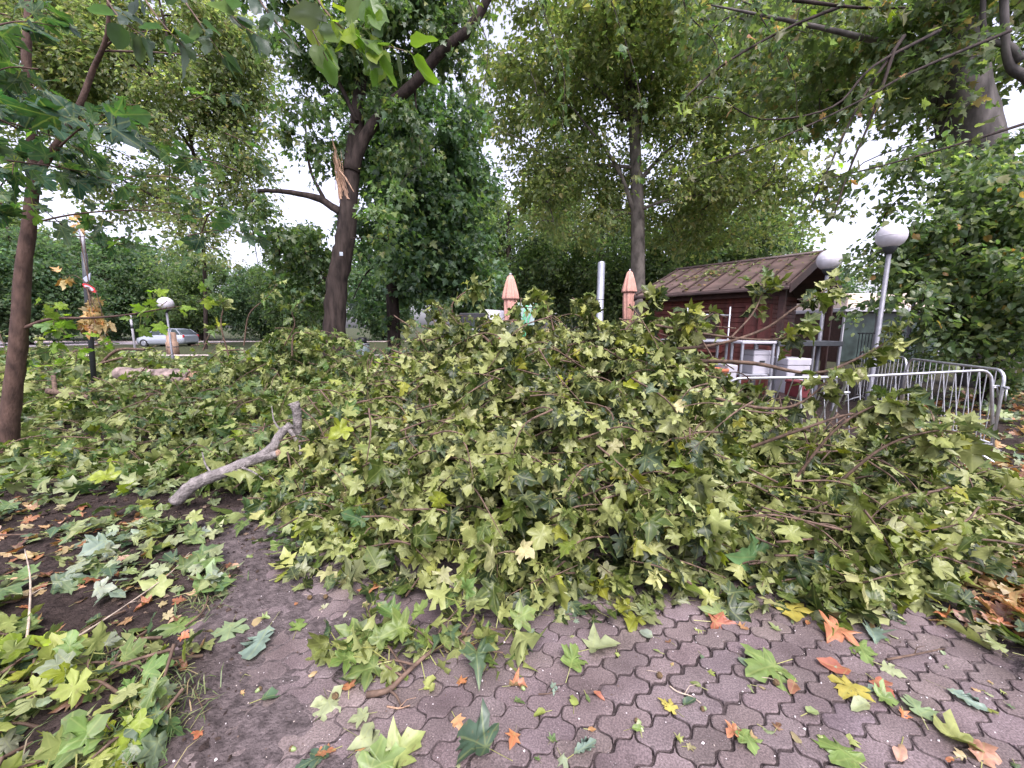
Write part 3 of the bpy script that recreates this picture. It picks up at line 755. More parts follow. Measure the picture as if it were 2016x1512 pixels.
for (x0, y0) in [(85, 612), (105, 640), (60, 600), (130, 660), (300, 620), (330, 592), (285, 640), (390, 595), (110, 690), (60, 690), (150, 690), (200, 680)]:
    p0 = at(x0, y0, d + rng.uniform(-.2, .3)); p1 = p0 + rng.normal(0, .12, 3)
    twig_leaves(lb, tb, b, [p0, (p0 + p1) / 2, p1], [.004, .003, .002], 5, .115, T_maple, [(.20, .31, .03), (.13, .22, .03), (.09, .15, .05)], [2, 2, 1], start=0, droop=.3)
tb.build('trunk', M_young, root); lb.build('crown', M_mleaf, root)

# a dry cluster of hanging orange leaves
root = thing('hanging_dead_twig', 'dead twig with dry orange brown leaves hanging left of the distant globe lamp', 'dead branch', at(185, 560, 6.2))
tb, lb = MB(), MB(); bb = V3(root.location)
DRY = [(.34, .16, .05), (.25, .10, .035), (.42, .24, .08), (.16, .08, .04)]
for k in range(8):
    x0 = 175 + k * 5; p0 = at(172 + rng.normal(0, 5), 565, 6.2); p1 = at(x0 + rng.normal(0, 12), 640 + rng.normal(0, 22), 6.2 + rng.normal(0, .1))
    twig_leaves(lb, tb, bb, [p0, (p0 + p1) / 2 + rng.normal(0, .03, 3), p1], [.006, .005, .003], 12, .125, T_s5, DRY, [3, 3, 2, 2], start=.35, droop=1.4, spread=.4)
for (x0, y0) in [(125, 545), (150, 425), (165, 430), (155, 440)]:
    p0 = at(x0, y0, 6.2); twig_leaves(lb, tb, bb, [at(175, 560, 6.2), (p0 + at(170, 540, 6.2)) / 2, p0], [.005, .004, .002], 5, .12, T_s5, DRY, [3, 1, 3, 0], start=.85, droop=1.0)
tb.build('twig', M_twig, root); lb.build('dry_leaves', M_litter, root)

# ------------------------------------------------------------------ overhanging twigs near the lens
def overhang(name, label, specs, size, tm, pal, wts, mat, bark, base, **kw):
    root = thing(name, label, 'twig', base); tb, lb = MB(), MB(); bb = np.array(base, float)
    for poly, rr, n in specs: twig_leaves(lb, tb, bb, pts(*poly), rr, n, size, tm, pal, wts, **kw)
    tb.build('twig', bark, root); lb.build('leaves', mat, root); return root
overhang('overhanging_branch', 'close overhanging twig with broad yellow green leaves at the top edge', [
    (((590, -60, 1.5), (640, 20, 1.45), (690, 70, 1.4), (735, 105, 1.4)), [.005, .004, .003, .002], 17), (((700, -60, 1.5), (720, 10, 1.45), (735, 60, 1.4)), [.004, .003, .002], 8),
    (((560, -40, 1.6), (600, 30, 1.6), (645, 120, 1.6)), [.004, .003, .002], 7), (((690, 70, 1.4), (760, 90, 1.45), (815, 105, 1.5)), [.003, .002, .0015], 6)],
    .085, T_oval, [(.13, .19, .02), (.09, .15, .025), (.17, .22, .02), (.10, .13, .08)], [3, 3, 2, 1.5], M_dark, M_twig, at(650, -60, 1.5), start=.25, droop=.5, spread=.5, pet=.02)
overhang('overhanging_branch', 'close overhanging twigs with grey green leaves along the top left edge', [
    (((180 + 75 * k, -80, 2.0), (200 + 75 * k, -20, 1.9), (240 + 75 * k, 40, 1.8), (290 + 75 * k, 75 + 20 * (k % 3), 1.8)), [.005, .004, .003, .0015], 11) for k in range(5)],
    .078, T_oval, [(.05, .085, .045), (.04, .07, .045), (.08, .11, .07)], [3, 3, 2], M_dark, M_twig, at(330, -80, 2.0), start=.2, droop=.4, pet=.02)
spx = [((1990, 60, 5), (1800, 140, 4.6), (1690, 200, 4.4), (1540, 270, 4.2), (1430, 310, 4.1), (1316, 350, 4.0)), ((1850, 60, 5), (1720, 130, 4.6), (1640, 210, 4.4), (1500, 235, 4.2), (1400, 190, 4.1), (1340, 240, 4)),
       ((1780, 70, 4.8), (1700, 190, 4.6), (1650, 290, 4.5), (1600, 400, 4.4)), ((1660, 10, 4.6), (1540, 60, 4.4), (1420, 130, 4.2), (1340, 200, 4.0)), ((1760, 100, 4.7), (1720, 220, 4.6), (1670, 340, 4.5), (1640, 430, 4.4)),
       ((2060, 230, 5), (1900, 280, 4.8), (1760, 320, 4.7), (1640, 350, 4.5)), ((1560, 0, 4.6), (1690, 15, 4.4), (1790, 15, 4.3))]
overhang('overhanging_branch', 'long bare trailing twigs with a few scattered leaves crossing the sky at top right',
    [(s_, [.020, .013, .010, .008, .005, .002][:len(s_)], 34) for s_ in spx], .085, T_s5, [(.06, .09, .03), (.20, .28, .02), (.09, .10, .04), (.30, .15, .08)], [5, 1, 3, .7], M_mleaf, M_bark, at(1990, 60, 5), start=.15, droop=.8, pet=.05, spread=.7)
spx = [((900 + 140 * k + 30 * (k % 2), -60, 6.5 + (k % 3)), (930 + 140 * k, 20, 6.5 + (k % 3)), (960 + 150 * k, 90 + 50 * (k % 3), 6.4 + (k % 3)), (950 + 155 * k, 190 + 80 * (k % 3), 6.4 + (k % 3))) for k in range(5)]
overhang('overhanging_branch', 'drooping leafy twigs hanging down in front of the tall plane tree crown',
    [(s_, [.014, .010, .007, .003], 42) for s_ in spx], .13, T_s5, [(.045, .085, .03), (.06, .11, .03), (.10, .13, .03)], [4, 3, 1], M_mleaf, M_bark, at(1200, -60, 7), start=.1, droop=.7, pet=.12, spread=.9)

# ------------------------------------------------------------------ fallen crowns
PILE = [(.054, .078, .015), (.094, .118, .02), (.025, .04, .012), (.20, .21, .025), (.05, .075, .04), (.30, .31, .14)]
PILEW = [5, 3, 5.5, .8, 1.1, 1.3]
def heap(root, xs, front, crest, cd, back, ntw, size, tm, pal, wts, mat, pxr, twl=.65, per=9, bark=M_twig, fp=.6, seed=0, zlow=.3, flip=.42, limbs=(), droop=.75, pet=.055, nbun=110, bsz=1.0):
    """twigs with leaves filling a mound; front = picture rows where its front meets the ground, crest = rows of its top at distance cd"""
    b_ = V3(root.location); tb, lb = MB(), MB(); made = 0; bunch = []
    df = np.array([gr(x, y)[1] for x, y in zip(xs, front)]); hc = np.array([at(x, y, q)[2] for x, y, q in zip(xs, crest, cd)])
    cd = np.array(cd, float); bk = np.array(back, float)
    def H(px, dq):
        f, c, k, h = (np.interp(px, xs, a) for a in (df, cd, bk, hc))
        s_ = np.clip((dq - f) / (c - f), 0, 1)
        z = h * s_ ** fp
        q = np.clip((dq - c) / (k - c), 0, 1)
        return np.where(dq > c, h * (1 - .55 * q ** 2), z)
    def world(px, dq, z): return np.array([(px - CX) / F * (dq * CP + (EYE - z) * SP), dq, z])
    while made < ntw:
        if len(bunch) >= nbun * .5 and rng.random() < .7:
            bc = bunch[rng.integers(len(bunch))]; dq = bc[1] + rng.normal(0, .13 * bsz); px = bc[0] + rng.normal(0, .15 * bsz) / max(dq, .5) * F
        else: bc = None; px = rng.uniform(*pxr)
        f, k = np.interp(px, xs, df), np.interp(px, xs, bk)
        if bc is None: dq = math.sqrt(rng.uniform(f * f, k * k))
        if dq < f or dq > k: continue
        h = float(H(px, dq))
        if h < .03: continue
        if bc is None and len(bunch) < nbun and all(abs(px - q[0]) / F * dq > .16 * bsz or abs(dq - q[1]) > .16 * bsz for q in bunch): bunch.append((px, dq, rng.random() ** .6, rng.normal(0, 1, 3) * [1, .6, .3]))
        lump = 1 + .2 * mnoise.noise(Vector((px / 90 + seed, dq * 2.2, 0)))
        lv = bc[2] if bc else rng.random() ** .55
        z = h * lump * (zlow + (1 - zlow) * lv) + rng.normal(0, .05) * (bc is not None); tip = world(px, dq, max(z, .06))
        dr = nrm(rng.normal(0, 1, 3) * [1, 1, .5] + [0, -.35, .25] + (bc[3] if bc else 0))
        if dr[1] > .15: dr[1] *= -.6
        dr = nrm(dr); L = twl * math.exp(rng.normal(0, .3))
        st = tip - dr * L; st[2] = max(.03, st[2] - .1 * L); mid = (st + tip) / 2 + [0, 0, .12 * L]; mid += rng.normal(0, .05 * L, 3)
        twig_leaves(lb, tb, b_, [st, mid, tip], [.008, .0055, .002], max(3, rng.poisson(per)), size, tm, pal, wts, start=.15, pet=pet, droop=droop, upn=.75, spread=.7, flip=flip)
        made += 1
    for poly, rr in limbs:
        s2 = spline(poly, 6); rs = np.interp(np.linspace(0, 1, len(s2)), np.linspace(0, 1, len(rr)), rr)
        MB().tube(s2 - b_, rs, 8, wob=.04).build('branch', bark, root)
    lb.build('foliage', mat, root); tb.build('twigs', bark, root)
    return H
def sprays(root, name, specs, size, n, tm, pal, wts, mat, bark, flip=.45, **kw):
    """bare branches that stick out, each with its leaves at the end"""
    b_ = V3(root.location)
    for poly, rr, st in specs:
        tb, lb = MB(), MB()
        twig_leaves(lb, tb, b_, pts(*poly), rr, n, size, tm, pal, wts, start=st, flip=flip, tri=7, **kw)
        o = tb.build(name, bark, root); lb.build('leaves', mat, o)

# the big one on the path
xsA = [560, 700, 850, 900, 950, 1010, 1080, 1150, 1230, 1290, 1340, 1400, 1500, 1600, 1700, 1800, 1900, 1990, 2080]
frA = [1060, 1135, 1190, 1210, 1220, 1215, 1205, 1200, 1190, 1190, 1190, 1190, 1185, 1190, 1200, 1190, 1170, 1120, 1080]
crA = [960, 870, 695, 640, 640, 668, 652, 645, 645, 650, 670, 725, 865, 905, 900, 895, 950, 1030, 1050]
cdA = [3.0, 3.6, 4.4, 4.5, 4.5, 4.4, 4.3, 4.3, 4.2, 4.1, 4.0, 3.9, 3.7, 3.6, 3.4, 3.2, 2.9, 2.7, 2.6]
bkA = [4.2, 5.2, 6.2, 6.4, 6.4, 6.4, 6.4, 6.4, 6.2, 6.0, 5.6, 5.2, 4.8, 4.6, 4.2, 3.9, 3.4, 3.1, 3.0]
rootA = thing('fallen_tree', 'huge fallen plane tree crown of pale drooping leaves lying across the paved path', 'fallen tree', (1.0, 3.6, 0))
limbsA = [(pts((700, 905, 3.9), (900, 940, 3.5), (1040, 960, 3.2), (1200, 1000, 2.9)), [.05, .045, .035, .02]),
          (pts((1030, 760, 4.4), (930, 900, 3.6), (870, 1050, 2.8), (840, 1150, 2.3)), [.03, .026, .02, .01]),
          (pts((890, 830, 3.9), (905, 770, 4.1), (960, 740, 4.3), (1060, 730, 4.6)), [.04, .04, .035, .025]),
          (pts((1100, 800, 4.4), (1180, 760, 4.4), (1260, 750, 4.3)), [.045, .04, .03]),
          (pts((1000, 1000, 3.0), (1100, 1060, 2.6), (1250, 1080, 2.5)), [.03, .025, .012])]
heap(rootA, xsA, frA, crA, cdA, bkA, 3000, .108, T_plane, PILE, PILEW, M_leaf, (600, 2060), twl=.5, per=11, seed=3, limbs=limbsA, zlow=.26, flip=.44, pet=.045, fp=.38, nbun=260, droop=.95)
sprays(rootA, 'branch', [
    (((1000, 720, 4.3), (955, 665, 4.3), (905, 640, 4.3), (890, 600, 4.3), (925, 570, 4.3), (960, 560, 4.3)), [.02, .016, .013, .010, .007, .003], .62),
    (((980, 700, 4.2), (930, 680, 4.2), (880, 640, 4.2), (860, 600, 4.2)), [.014, .011, .008, .003], .55),
    (((1270, 690, 4.0), (1400, 680, 3.8), (1500, 650, 3.7), (1560, 610, 3.6), (1610, 580, 3.6), (1650, 560, 3.6)), [.018, .015, .013, .010, .007, .003], .62),
    (((1290, 640, 4.0), (1420, 662, 3.8), (1530, 668, 3.6), (1580, 640, 3.5)), [.014, .012, .009, .003], .6),
    (((1440, 664, 3.7), (1480, 620, 3.7), (1500, 580, 3.7), (1510, 555, 3.7)), [.010, .008, .005, .002], .35),
    (((1350, 710, 4.0), (1480, 715, 3.6), (1600, 735, 3.4), (1700, 700, 3.3), (1780, 650, 3.2)), [.022, .019, .014, .010, .003], .66),
    (((1300, 740, 4.0), (1430, 790, 3.5), (1560, 800, 3.3), (1660, 720, 3.2)), [.02, .016, .012, .003], .7),
    (((1480, 880, 3.2), (1580, 845, 3.0), (1680, 815, 2.9), (1790, 825, 2.75)), [.015, .012, .009, .003], .6),
    (((1560, 950, 3.0), (1640, 850, 2.9), (1720, 800, 2.8), (1790, 790, 2.7)), [.012, .010, .007, .003], .55),
    (((1650, 950, 2.8), (1740, 880, 2.7), (1830, 850, 2.6), (1890, 850, 2.55)), [.012, .009, .006, .003], .5),
    (((1230, 650, 4.0), (1270, 610, 4.0), (1290, 585, 4.0)), [.010, .007, .003], .3),
    (((1090, 650, 4.1), (1080, 610, 4.1), (1065, 575, 4.1)), [.010, .007, .003], .3),
    (((1400, 700, 3.8), (1370, 650, 3.8), (1350, 615, 3.8)), [.010, .007, .003], .4),
    (((1180, 650, 4.1), (1160, 610, 4.1), (1150, 590, 4.1)), [.010, .007, .003], .3)],
    .115, 24, T_plane, PILE, PILEW, M_leaf, M_twig)
# left heaps
rootB = thing('fallen_branch_heap', 'low spread of fallen leafy branches between the young maple and the grey bent limb', 'fallen branches', (-3.0, 5.0, 0))
LP = [(.065, .11, .026), (.095, .14, .032), (.04, .072, .026), (.20, .25, .025), (.15, .18, .08)]
LW = [5, 4, 3, .9, 1.5]
heap(rootB, [-60, 60, 150, 300, 450, 600, 700, 800], [985, 985, 985, 985, 985, 1060, 1120, 1140], [775, 775, 775, 770, 765, 765, 775, 830], [6.2, 6.2, 6.4, 6.6, 6.4, 5.6, 4.6, 3.9], [9, 9, 9, 9, 9, 8, 6.5, 5.2], 900, .135, T_plane, LP, LW, M_leaf, (-40, 790),
     twl=.6, per=8, seed=9, flip=.3, fp=.45, limbs=[(pts((95, 770, 6.2), (150, 778, 6.1), (210, 786, 6.0), (300, 776, 6.0)), [.05, .045, .03, .02]), (pts((190, 785, 6.0), (210, 810, 5.7), (225, 840, 5.5)), [.035, .03, .02]),
     (pts((105, 740, 6.5), (112, 790, 6.2), (125, 830, 6.0)), [.03, .03, .02]), (pts((665, 912, 3.5), (720, 898, 3.6), (770, 868, 3.7)), [.03, .024, .012])])
rootC = thing('fallen_branch_heap', 'leafy fallen branches piled up in front of the silver car beyond the pale log', 'fallen branches', (-7.5, 11, 0))
heap(rootC, [-80, 0, 100, 200, 300, 370, 440, 520], [800, 790, 780, 770, 765, 765, 765, 765], [672, 680, 680, 692, 702, 708, 690, 680], [11.5] * 8, [14] * 8, 300, .16, T_lite, LP, LW, M_leaf, (-60, 500), twl=.9, per=13, seed=13, flip=.3, pet=.06,
     limbs=[(pts((190, 725, 10.8), (230, 690, 10.9), (285, 688, 11)), [.04, .04, .03]), (pts((185, 720, 10.4), (240, 705, 10.5), (275, 715, 10.4)), [.03, .03, .02]), (pts((110, 705, 11), (170, 685, 11), (215, 672, 11)), [.03, .03, .02])])
rootD = thing('fallen_branch_heap', 'tall mound of fallen leafy branches left of the snapped trunk', 'fallen branches', (-3.5, 7, 0))
heap(rootD, [380, 430, 480, 540, 600, 650, 690, 740, 800], [830, 830, 830, 830, 835, 840, 850, 860, 870], [775, 715, 680, 650, 635, 655, 715, 775, 800], [7.2, 7.2, 7.2, 7.1, 7, 6.9, 6.8, 6.6, 6.4], [9] * 9, 300, .14, T_plane, LP, LW, M_leaf, (385, 780), twl=.8, per=10, seed=17, flip=.3)
sprays(rootD, 'branch', [
    (((450, 700, 7), (435, 640, 7), (440, 600, 7), (425, 590, 7)), [.014, .012, .008, .003], .5), (((480, 680, 7), (490, 620, 7), (520, 590, 7), (545, 560, 7)), [.014, .011, .007, .003], .5),
    (((560, 680, 7), (580, 640, 7), (575, 610, 7), (600, 590, 7)), [.014, .011, .007, .003], .4), (((575, 700, 6.8), (578, 660, 6.8), (600, 655, 6.8), (625, 660, 6.8)), [.016, .014, .010, .003], .5),
    (((440, 690, 7.2), (480, 690, 7.1), (475, 705, 7)), [.016, .012, .004], .5), (((400, 690, 8), (412, 660, 8), (430, 640, 8)), [.016, .012, .004], .6)],
    .13, 9, T_plane, LP, LW, M_leaf, M_twig)
rootE = thing('fallen_branch_heap', 'dark green fallen foliage at the foot of the snapped trunk near the bin', 'fallen branches', (-2.5, 10, 0))
EP = [(.045, .09, .035), (.06, .11, .035), (.04, .07, .04), (.10, .15, .07)]
heap(rootE, [640, 700, 760, 820, 880, 940], [815, 810, 800, 790, 780, 780], [735, 712, 700, 660, 640, 680], [9.5, 9.5, 9.3, 8.6, 8.4, 8.4], [11.5, 11.5, 11, 10.5, 10, 10], 260, .12, T_lite, EP, [5, 3, 3, 1.5], M_leaf, (655, 930), twl=.8, per=13, seed=19, flip=.15)

# grey bent limb, log, split stub
root = thing('broken_limb', 'thick grey bent limb with a snapped pinkish end lying on the leaves', 'broken branch', (-2.2, 3.3, 0))
bb = V3(root.location); tb = MB()
s2 = spline(pts((345, 988, 3.1), (385, 952, 3.15), (440, 930, 3.22), (500, 905, 3.35), (548, 893, 3.45)), 6)
tb.tube(s2 - bb, np.interp(np.linspace(0, 1, len(s2)), [0, .5, 1], [.055, .052, .042]), 12, wob=.05)
s2 = spline(pts((505, 903, 3.36), (535, 882, 3.44), (552, 855, 3.52), (573, 836, 3.56)), 6); tb.tube(s2 - bb, np.linspace(.042, .036, len(s2)), 10, wob=.06)
s2 = spline(pts((570, 846, 3.54), (585, 870, 3.5), (592, 895, 3.46)), 5); tb.tube(s2 - bb, np.linspace(.022, .012, len(s2)), 8, wob=.05)
s2 = spline(pts((587, 890, 3.7), (586, 830, 3.7), (583, 805, 3.7), (578, 792, 3.7)), 5); tb.tube(s2 - bb, np.linspace(.035, .05, len(s2)), 9, wob=.09)
for (q0, q1, q2) in (((420, 936, 3.2), (405, 915, 3.25), (398, 890, 3.35)), ((470, 918, 3.28), (500, 930, 3.2), (520, 945, 3.15)), ((556, 850, 3.53), (540, 830, 3.6), (535, 800, 3.65))):
    s3 = spline(pts(q0, q1, q2), 4); tb.tube(s3 - bb, np.linspace(.012, .004, len(s3)), 6)
tb.build('limb', M_grey, root)
tb = MB(); a0, a1 = at(546, 893.5, 3.447), at(557, 891, 3.462)
tb.tube([a0 - bb, (a0 + a1) / 2 - bb, a1 - bb], [.046, .04, .03], 10, wob=.08, smooth=False); tb.build('snapped_end', M_wood, root)
root = thing('log', 'pale pinkish log lying among fallen branches in front of the silver car', 'log', at(310, 752, 9.0))
bb = V3(root.location); tb = MB(); s2 = spline(pts((235, 735, 9.2), (285, 740, 9.1), (340, 742, 9.0), (378, 745, 9.0)), 6)
tb.tube(s2 - bb, np.linspace(.16, .20, len(s2)), 14, wob=.05); tb.build('bark', M_log, root)
tb = MB(); tb.tube([s2[-1] - bb - (s2[-1] - s2[-3]) * .05, s2[-1] - bb + [.06, 0, .01], s2[-1] - bb + [.12, 0, .03]], [.19, .15, .07], 12, wob=.15, smooth=False); tb.build('broken_end', M_wood, root)
root = thing('log', 'short pale log half hidden in leaves in front of the bin', 'log', at(715, 790, 7.2))
bb = V3(root.location); tb = MB(); s2 = spline(pts((688, 782, 7.2), (715, 790, 7.1), (742, 797, 7.0)), 6); tb.tube(s2 - bb, np.linspace(.08, .11, len(s2)), 12, wob=.07); tb.build('bark', M_log, root)
tb = MB(); tb.tube([s2[0] - bb + [.02, 0, 0], s2[0] - bb + [-.05, 0, .03]], [.075, .03], 9, wob=.15, smooth=False); tb.build('broken_end', M_wood, root)

# small branch on the paving
root = thing('fallen_branch', 'small curved leafy branch lying alone on the paving in front of the fallen tree', 'fallen branch', gr(860, 1290))
bb = V3(root.location); tb, lb = MB(), MB()
def gp(px, py, z): return gr(px, py, z)
main = [gp(722, 1368, .012), gp(765, 1358, .02), gp(800, 1325, .03), gp(850, 1282, .05), gp(910, 1250, .07), gp(935, 1210, .10)]
BP = [(.10, .14, .035), (.14, .175, .045), (.075, .115, .03), (.05, .085, .04)]
twig_leaves(lb, tb, bb, main, [.014, .012, .010, .009, .007, .004], 14, .112, T_plane, BP, [4, 4, 3, 1], start=.35, droop=.3, flip=.4, tri=8)
for poly in ([(800, 1325, .03), (770, 1280, .05), (740, 1240, .07), (720, 1190, .09)], [(850, 1282, .05), (870, 1235, .08), (905, 1195, .12), (915, 1170, .15)], [(790, 1330, .03), (740, 1300, .05), (690, 1285, .04), (655, 1290, .03)],
             [(910, 1250, .07), (960, 1240, .07), (1010, 1240, .05), (1030, 1260, .03)], [(860, 1275, .06), (820, 1240, .08), (780, 1235, .08)], [(900, 1255, .07), (930, 1275, .05), (990, 1285, .03)], [(820, 1310, .04), (770, 1300, .05), (740, 1320, .03)],
             [(765, 1358, .02), (780, 1370, .012), (790, 1390, .01)]):
    P_ = [gp(*q) for q in poly]
    twig_leaves(lb, tb, bb, P_, [.006, .005, .004, .002][:len(P_)], 0 if poly[-1][1] > 1380 else 15, .112, T_plane, BP, [4, 4, 3, 1], start=.3, droop=.25, flip=.4, upn=1.0, spread=.55)
tb.build('stem', M_twig, root); lb.build('leaves', M_leaf, root)

# bottom left heap
rootF = thing('fallen_branch_heap', 'close heap of big bright green leaves in the bottom left corner beside grass tufts', 'fallen branches', (-1.5, 1.3, 0))
heap(rootF, [-400, -100, 100, 200, 280, 350], [1900, 1800, 1750, 1720, 1640, 1580], [1320, 1320, 1320, 1330, 1370, 1440], [1.5, 1.5, 1.5, 1.48, 1.42, 1.32], [1.85, 1.8, 1.75, 1.7, 1.6, 1.45], 70, .10, T_maple,
     [(.10, .155, .04), (.19, .24, .025), (.06, .10, .045), (.17, .2, .12)], [4, 2.6, 3, 2], M_leaf, (-300, 330), twl=.2, per=6, seed=23, flip=.25, fp=.5, droop=.35)

# ------------------------------------------------------------------ kiosk
E0 = np.array([3.41, 10.95, 0.0]); KR = math.atan2(-.785, .619)
kx, ky = np.array([.619, -.785, 0]), np.array([.785, .619, 0])
kiosk = thing('wooden_kiosk', 'red brown wooden kiosk with a brown sheet metal gable roof behind the fallen tree', 'kiosk', E0, KR)
LX, HW, HE, HR = 3.65, 2.13, 2.45, 3.32
def slope(side):
    mb = MB(); y0 = 0 if side > 0 else 2 * HW
    n_ = 15
    for k in range(n_):   # sheets, slightly uneven
        xa, xb = LX * k / n_, LX * (k + 1) / n_
        V = []
        for x in (xa, xb):
            for (yy, z) in ((y0, HE), (HW, HR)):
                V += [[x, yy, z], [x, yy, z - .05]]
        mb.add(np.array(V), np.array([[0, 4, 6, 2] if side > 0 else [0, 2, 6, 4], [1, 3, 7, 5], [0, 1, 5, 4], [2, 6, 7, 3]]), np.ones(3) * (1 + .02 * rng.normal()))
    mb.add(np.array([[0, y0, HE], [0, y0, HE - .05], [0, HW, HR], [0, HW, HR - .05], [LX, y0, HE], [LX, y0, HE - .05], [LX, HW, HR], [LX, HW, HR - .05]]), np.array([[0, 2, 3, 1], [4, 5, 7, 6]]))
    o = mb.build('roof_slope', M_roof, kiosk)
    sb = MB(); dirv = nrm(np.array([0, HW - y0, HR - HE])); nn = np.array([0, -dirv[2], dirv[1]]) * (1 if side > 0 else -1)
    for k in range(9):
        x = .06 + (LX - .12) * k / 8; a = np.array([x, y0, HE]) + nn * .002; bq = np.array([x, HW, HR]) + nn * .002 - dirv * .05
        w = np.array([.016, 0, 0]); h = nn * .035
        sb.add(np.array([a - w, a + w, bq + w, bq - w, a - w + h, a + w + h, bq + w + h, bq - w + h]), np.array([[4, 5, 6, 7], [0, 4, 7, 3], [1, 2, 6, 5], [0, 1, 5, 4], [3, 7, 6, 2]]))
    sb.build('standing_seams', M_rooft, o)
slope(1); slope(-1)
mb = MB(); mb.tube([[-.03, HW, HR + .012], [LX + .03, HW, HR + .012]], .05, 8); mb.build('ridge_cap', M_rooft, kiosk)
for x in (-.028, LX + .003):
    for y0 in (-.01, 2 * HW + .01):
        mb = MB()
        mb.add(np.array([[x, y0, HE + .02], [x, y0, HE - .16], [x, HW, HR + .02], [x, HW, HR - .16], [x + .025, y0, HE + .02], [x + .025, y0, HE - .16], [x + .025, HW, HR + .02], [x + .025, HW, HR - .16]]),
               np.array([[0, 1, 3, 2], [4, 6, 7, 5], [0, 2, 6, 4], [1, 5, 7, 3], [0, 4, 5, 1], [2, 3, 7, 6]]))
        mb.build('barge_board', M_rooft, kiosk)

mb = MB(); mb.box((0, -.06, HE - .1), (LX, -.012, HE - .03), bev=.015); mb.build('gutter', M_rooft, kiosk)
mb = MB(); nb = 20
for k in range(nb):
    z0, z1 = .05 + 2.35 * k / nb, .05 + 2.35 * (k + 1) / nb
    mb.box((.25, .55, z0), (2.75, .59, z1 - .008), col=np.ones(3) * math.exp(rng.normal(0, .12)), bev=.006)
    mb.box((.25, 3.66, z0), (2.75, 3.70, z1 - .008), bev=.006); mb.box((.25, .595, z0), (.29, 3.655, z1 - .008), bev=.006); mb.box((2.71, .595, z0), (2.75, 3.655, z1 - .008), bev=.006)
wall = mb.build('wall', M_redwood, kiosk)
mb = MB()
for k in range(9): mb.box((.27, .6 + .33 * k, HE - .12 + 0), (2.73, .6 + .33 * k + .3, HE - .09))
mb.build('ceiling_boards', M_dkwood, kiosk)
mb = MB(); mb.add(np.array([[2.73, .6, HE - .08], [2.73, 3.65, HE - .08], [2.73, HW, HR - .2], [2.70, .6, HE - .08], [2.70, 3.65, HE - .08], [2.70, HW, HR - .2]]), [[0, 1, 2], [5, 4, 3], [0, 3, 4, 1], [1, 4, 5, 2], [2, 5, 3, 0]]); mb.build('gable_panel', M_dkwood, kiosk)
for (x, y) in ((3.45, .3), (3.45, 3.95), (.15, .3), (.15, 3.95)):
    mb = MB(); mb.box((x - .06, y - .06, 0), (x + .06, y + .06, HE - .02), bev=.01); mb.box((x - .09, y - .09, 0), (x + .09, y + .09, .12), bev=.01); mb.build('post', M_dkwood, kiosk)
mb = MB(); mb.box((.1, .25, HE - .2), (3.5, .33, HE - .08), bev=.01); mb.box((.1, 3.92, HE - .2), (3.5, 4.0, HE - .08), bev=.01); mb.build('eave_beam', M_dkwood, kiosk)
mb = MB(); mb.box((.9, .53, 1.05), (2.1, .547, 1.95), bev=.004); hp = mb.build('serving_hatch', M_dkwood, kiosk)
mb = MB(); mb.box((.84, .50, 1.0), (.90, .548, 2.0)); mb.box((2.1, .50, 1.0), (2.16, .548, 2.0)); mb.box((.84, .50, 1.952), (2.16, .548, 2.0)); mb.box((.78, .42, .96), (2.22, .548, .998), bev=.006); mb.build('frame', M_redwood, hp)
for (x, a) in ((2.80, .25), (3.08, .5)):
    mb = MB(); Mx = lambda V, x=x, a=a: np.column_stack([x + V[:, 0] * math.cos(a) - V[:, 1] * math.sin(a), .5 + V[:, 0] * math.sin(a) + V[:, 1] * math.cos(a), V[:, 2]])
    mb.box((-.13, -.02, .05), (.13, .02, 2.1), Mx, bev=.006)
    for q in range(4): mb.box((-.10, -.032, .12 + .5 * q), (.10, -.021, .54 + .5 * q), Mx, bev=.004)
    mb.build('folding_door', M_redwood, kiosk)
mb = MB()
for k in range(60):   # flat floor boards
    pass
mb.box((0, 0, 0.0), (LX, 2 * HW, .05), bev=.01); mb.build('floor', M_dkwood, kiosk)
# leaves and twigs dropped on the roof
root = thing('fallen_leaf_spray', 'small spray of leaves lying on the kiosk roof', 'leaves', at(1385, 540, 10.5))
lb = MB(); n = 260
ru, rv = rng.random(n) * LX, rng.random(n) ** .8 * HW
cl_ = rng.random(n) < .35; ru[cl_] = 1.45 + rng.normal(0, .22, cl_.sum()); rv[cl_] = np.clip(1.35 + rng.normal(0, .22, cl_.sum()), .05, 2)
Pk = E0 + ru[:, None] * kx + rv[:, None] * ky + np.array([0, 0, 1]) * (HE + (HR - HE) * rv / HW + .02 + .05 * cl_ * rng.random(n))[:, None] - V3(root.location)
add_leaves(lb, T_s5, Pk, gauss(n, (1, 1, .15)), gauss(n, (.25, .25, .1)) + np.array([0, -.3, 1]), .075 * np.exp(rng.normal(0, .3, n)), colours(n, [(.08, .12, .03), (.16, .18, .05), (.22, .14, .05)], [3, 2, 1]))
lb.build('leaves', M_litter, root)

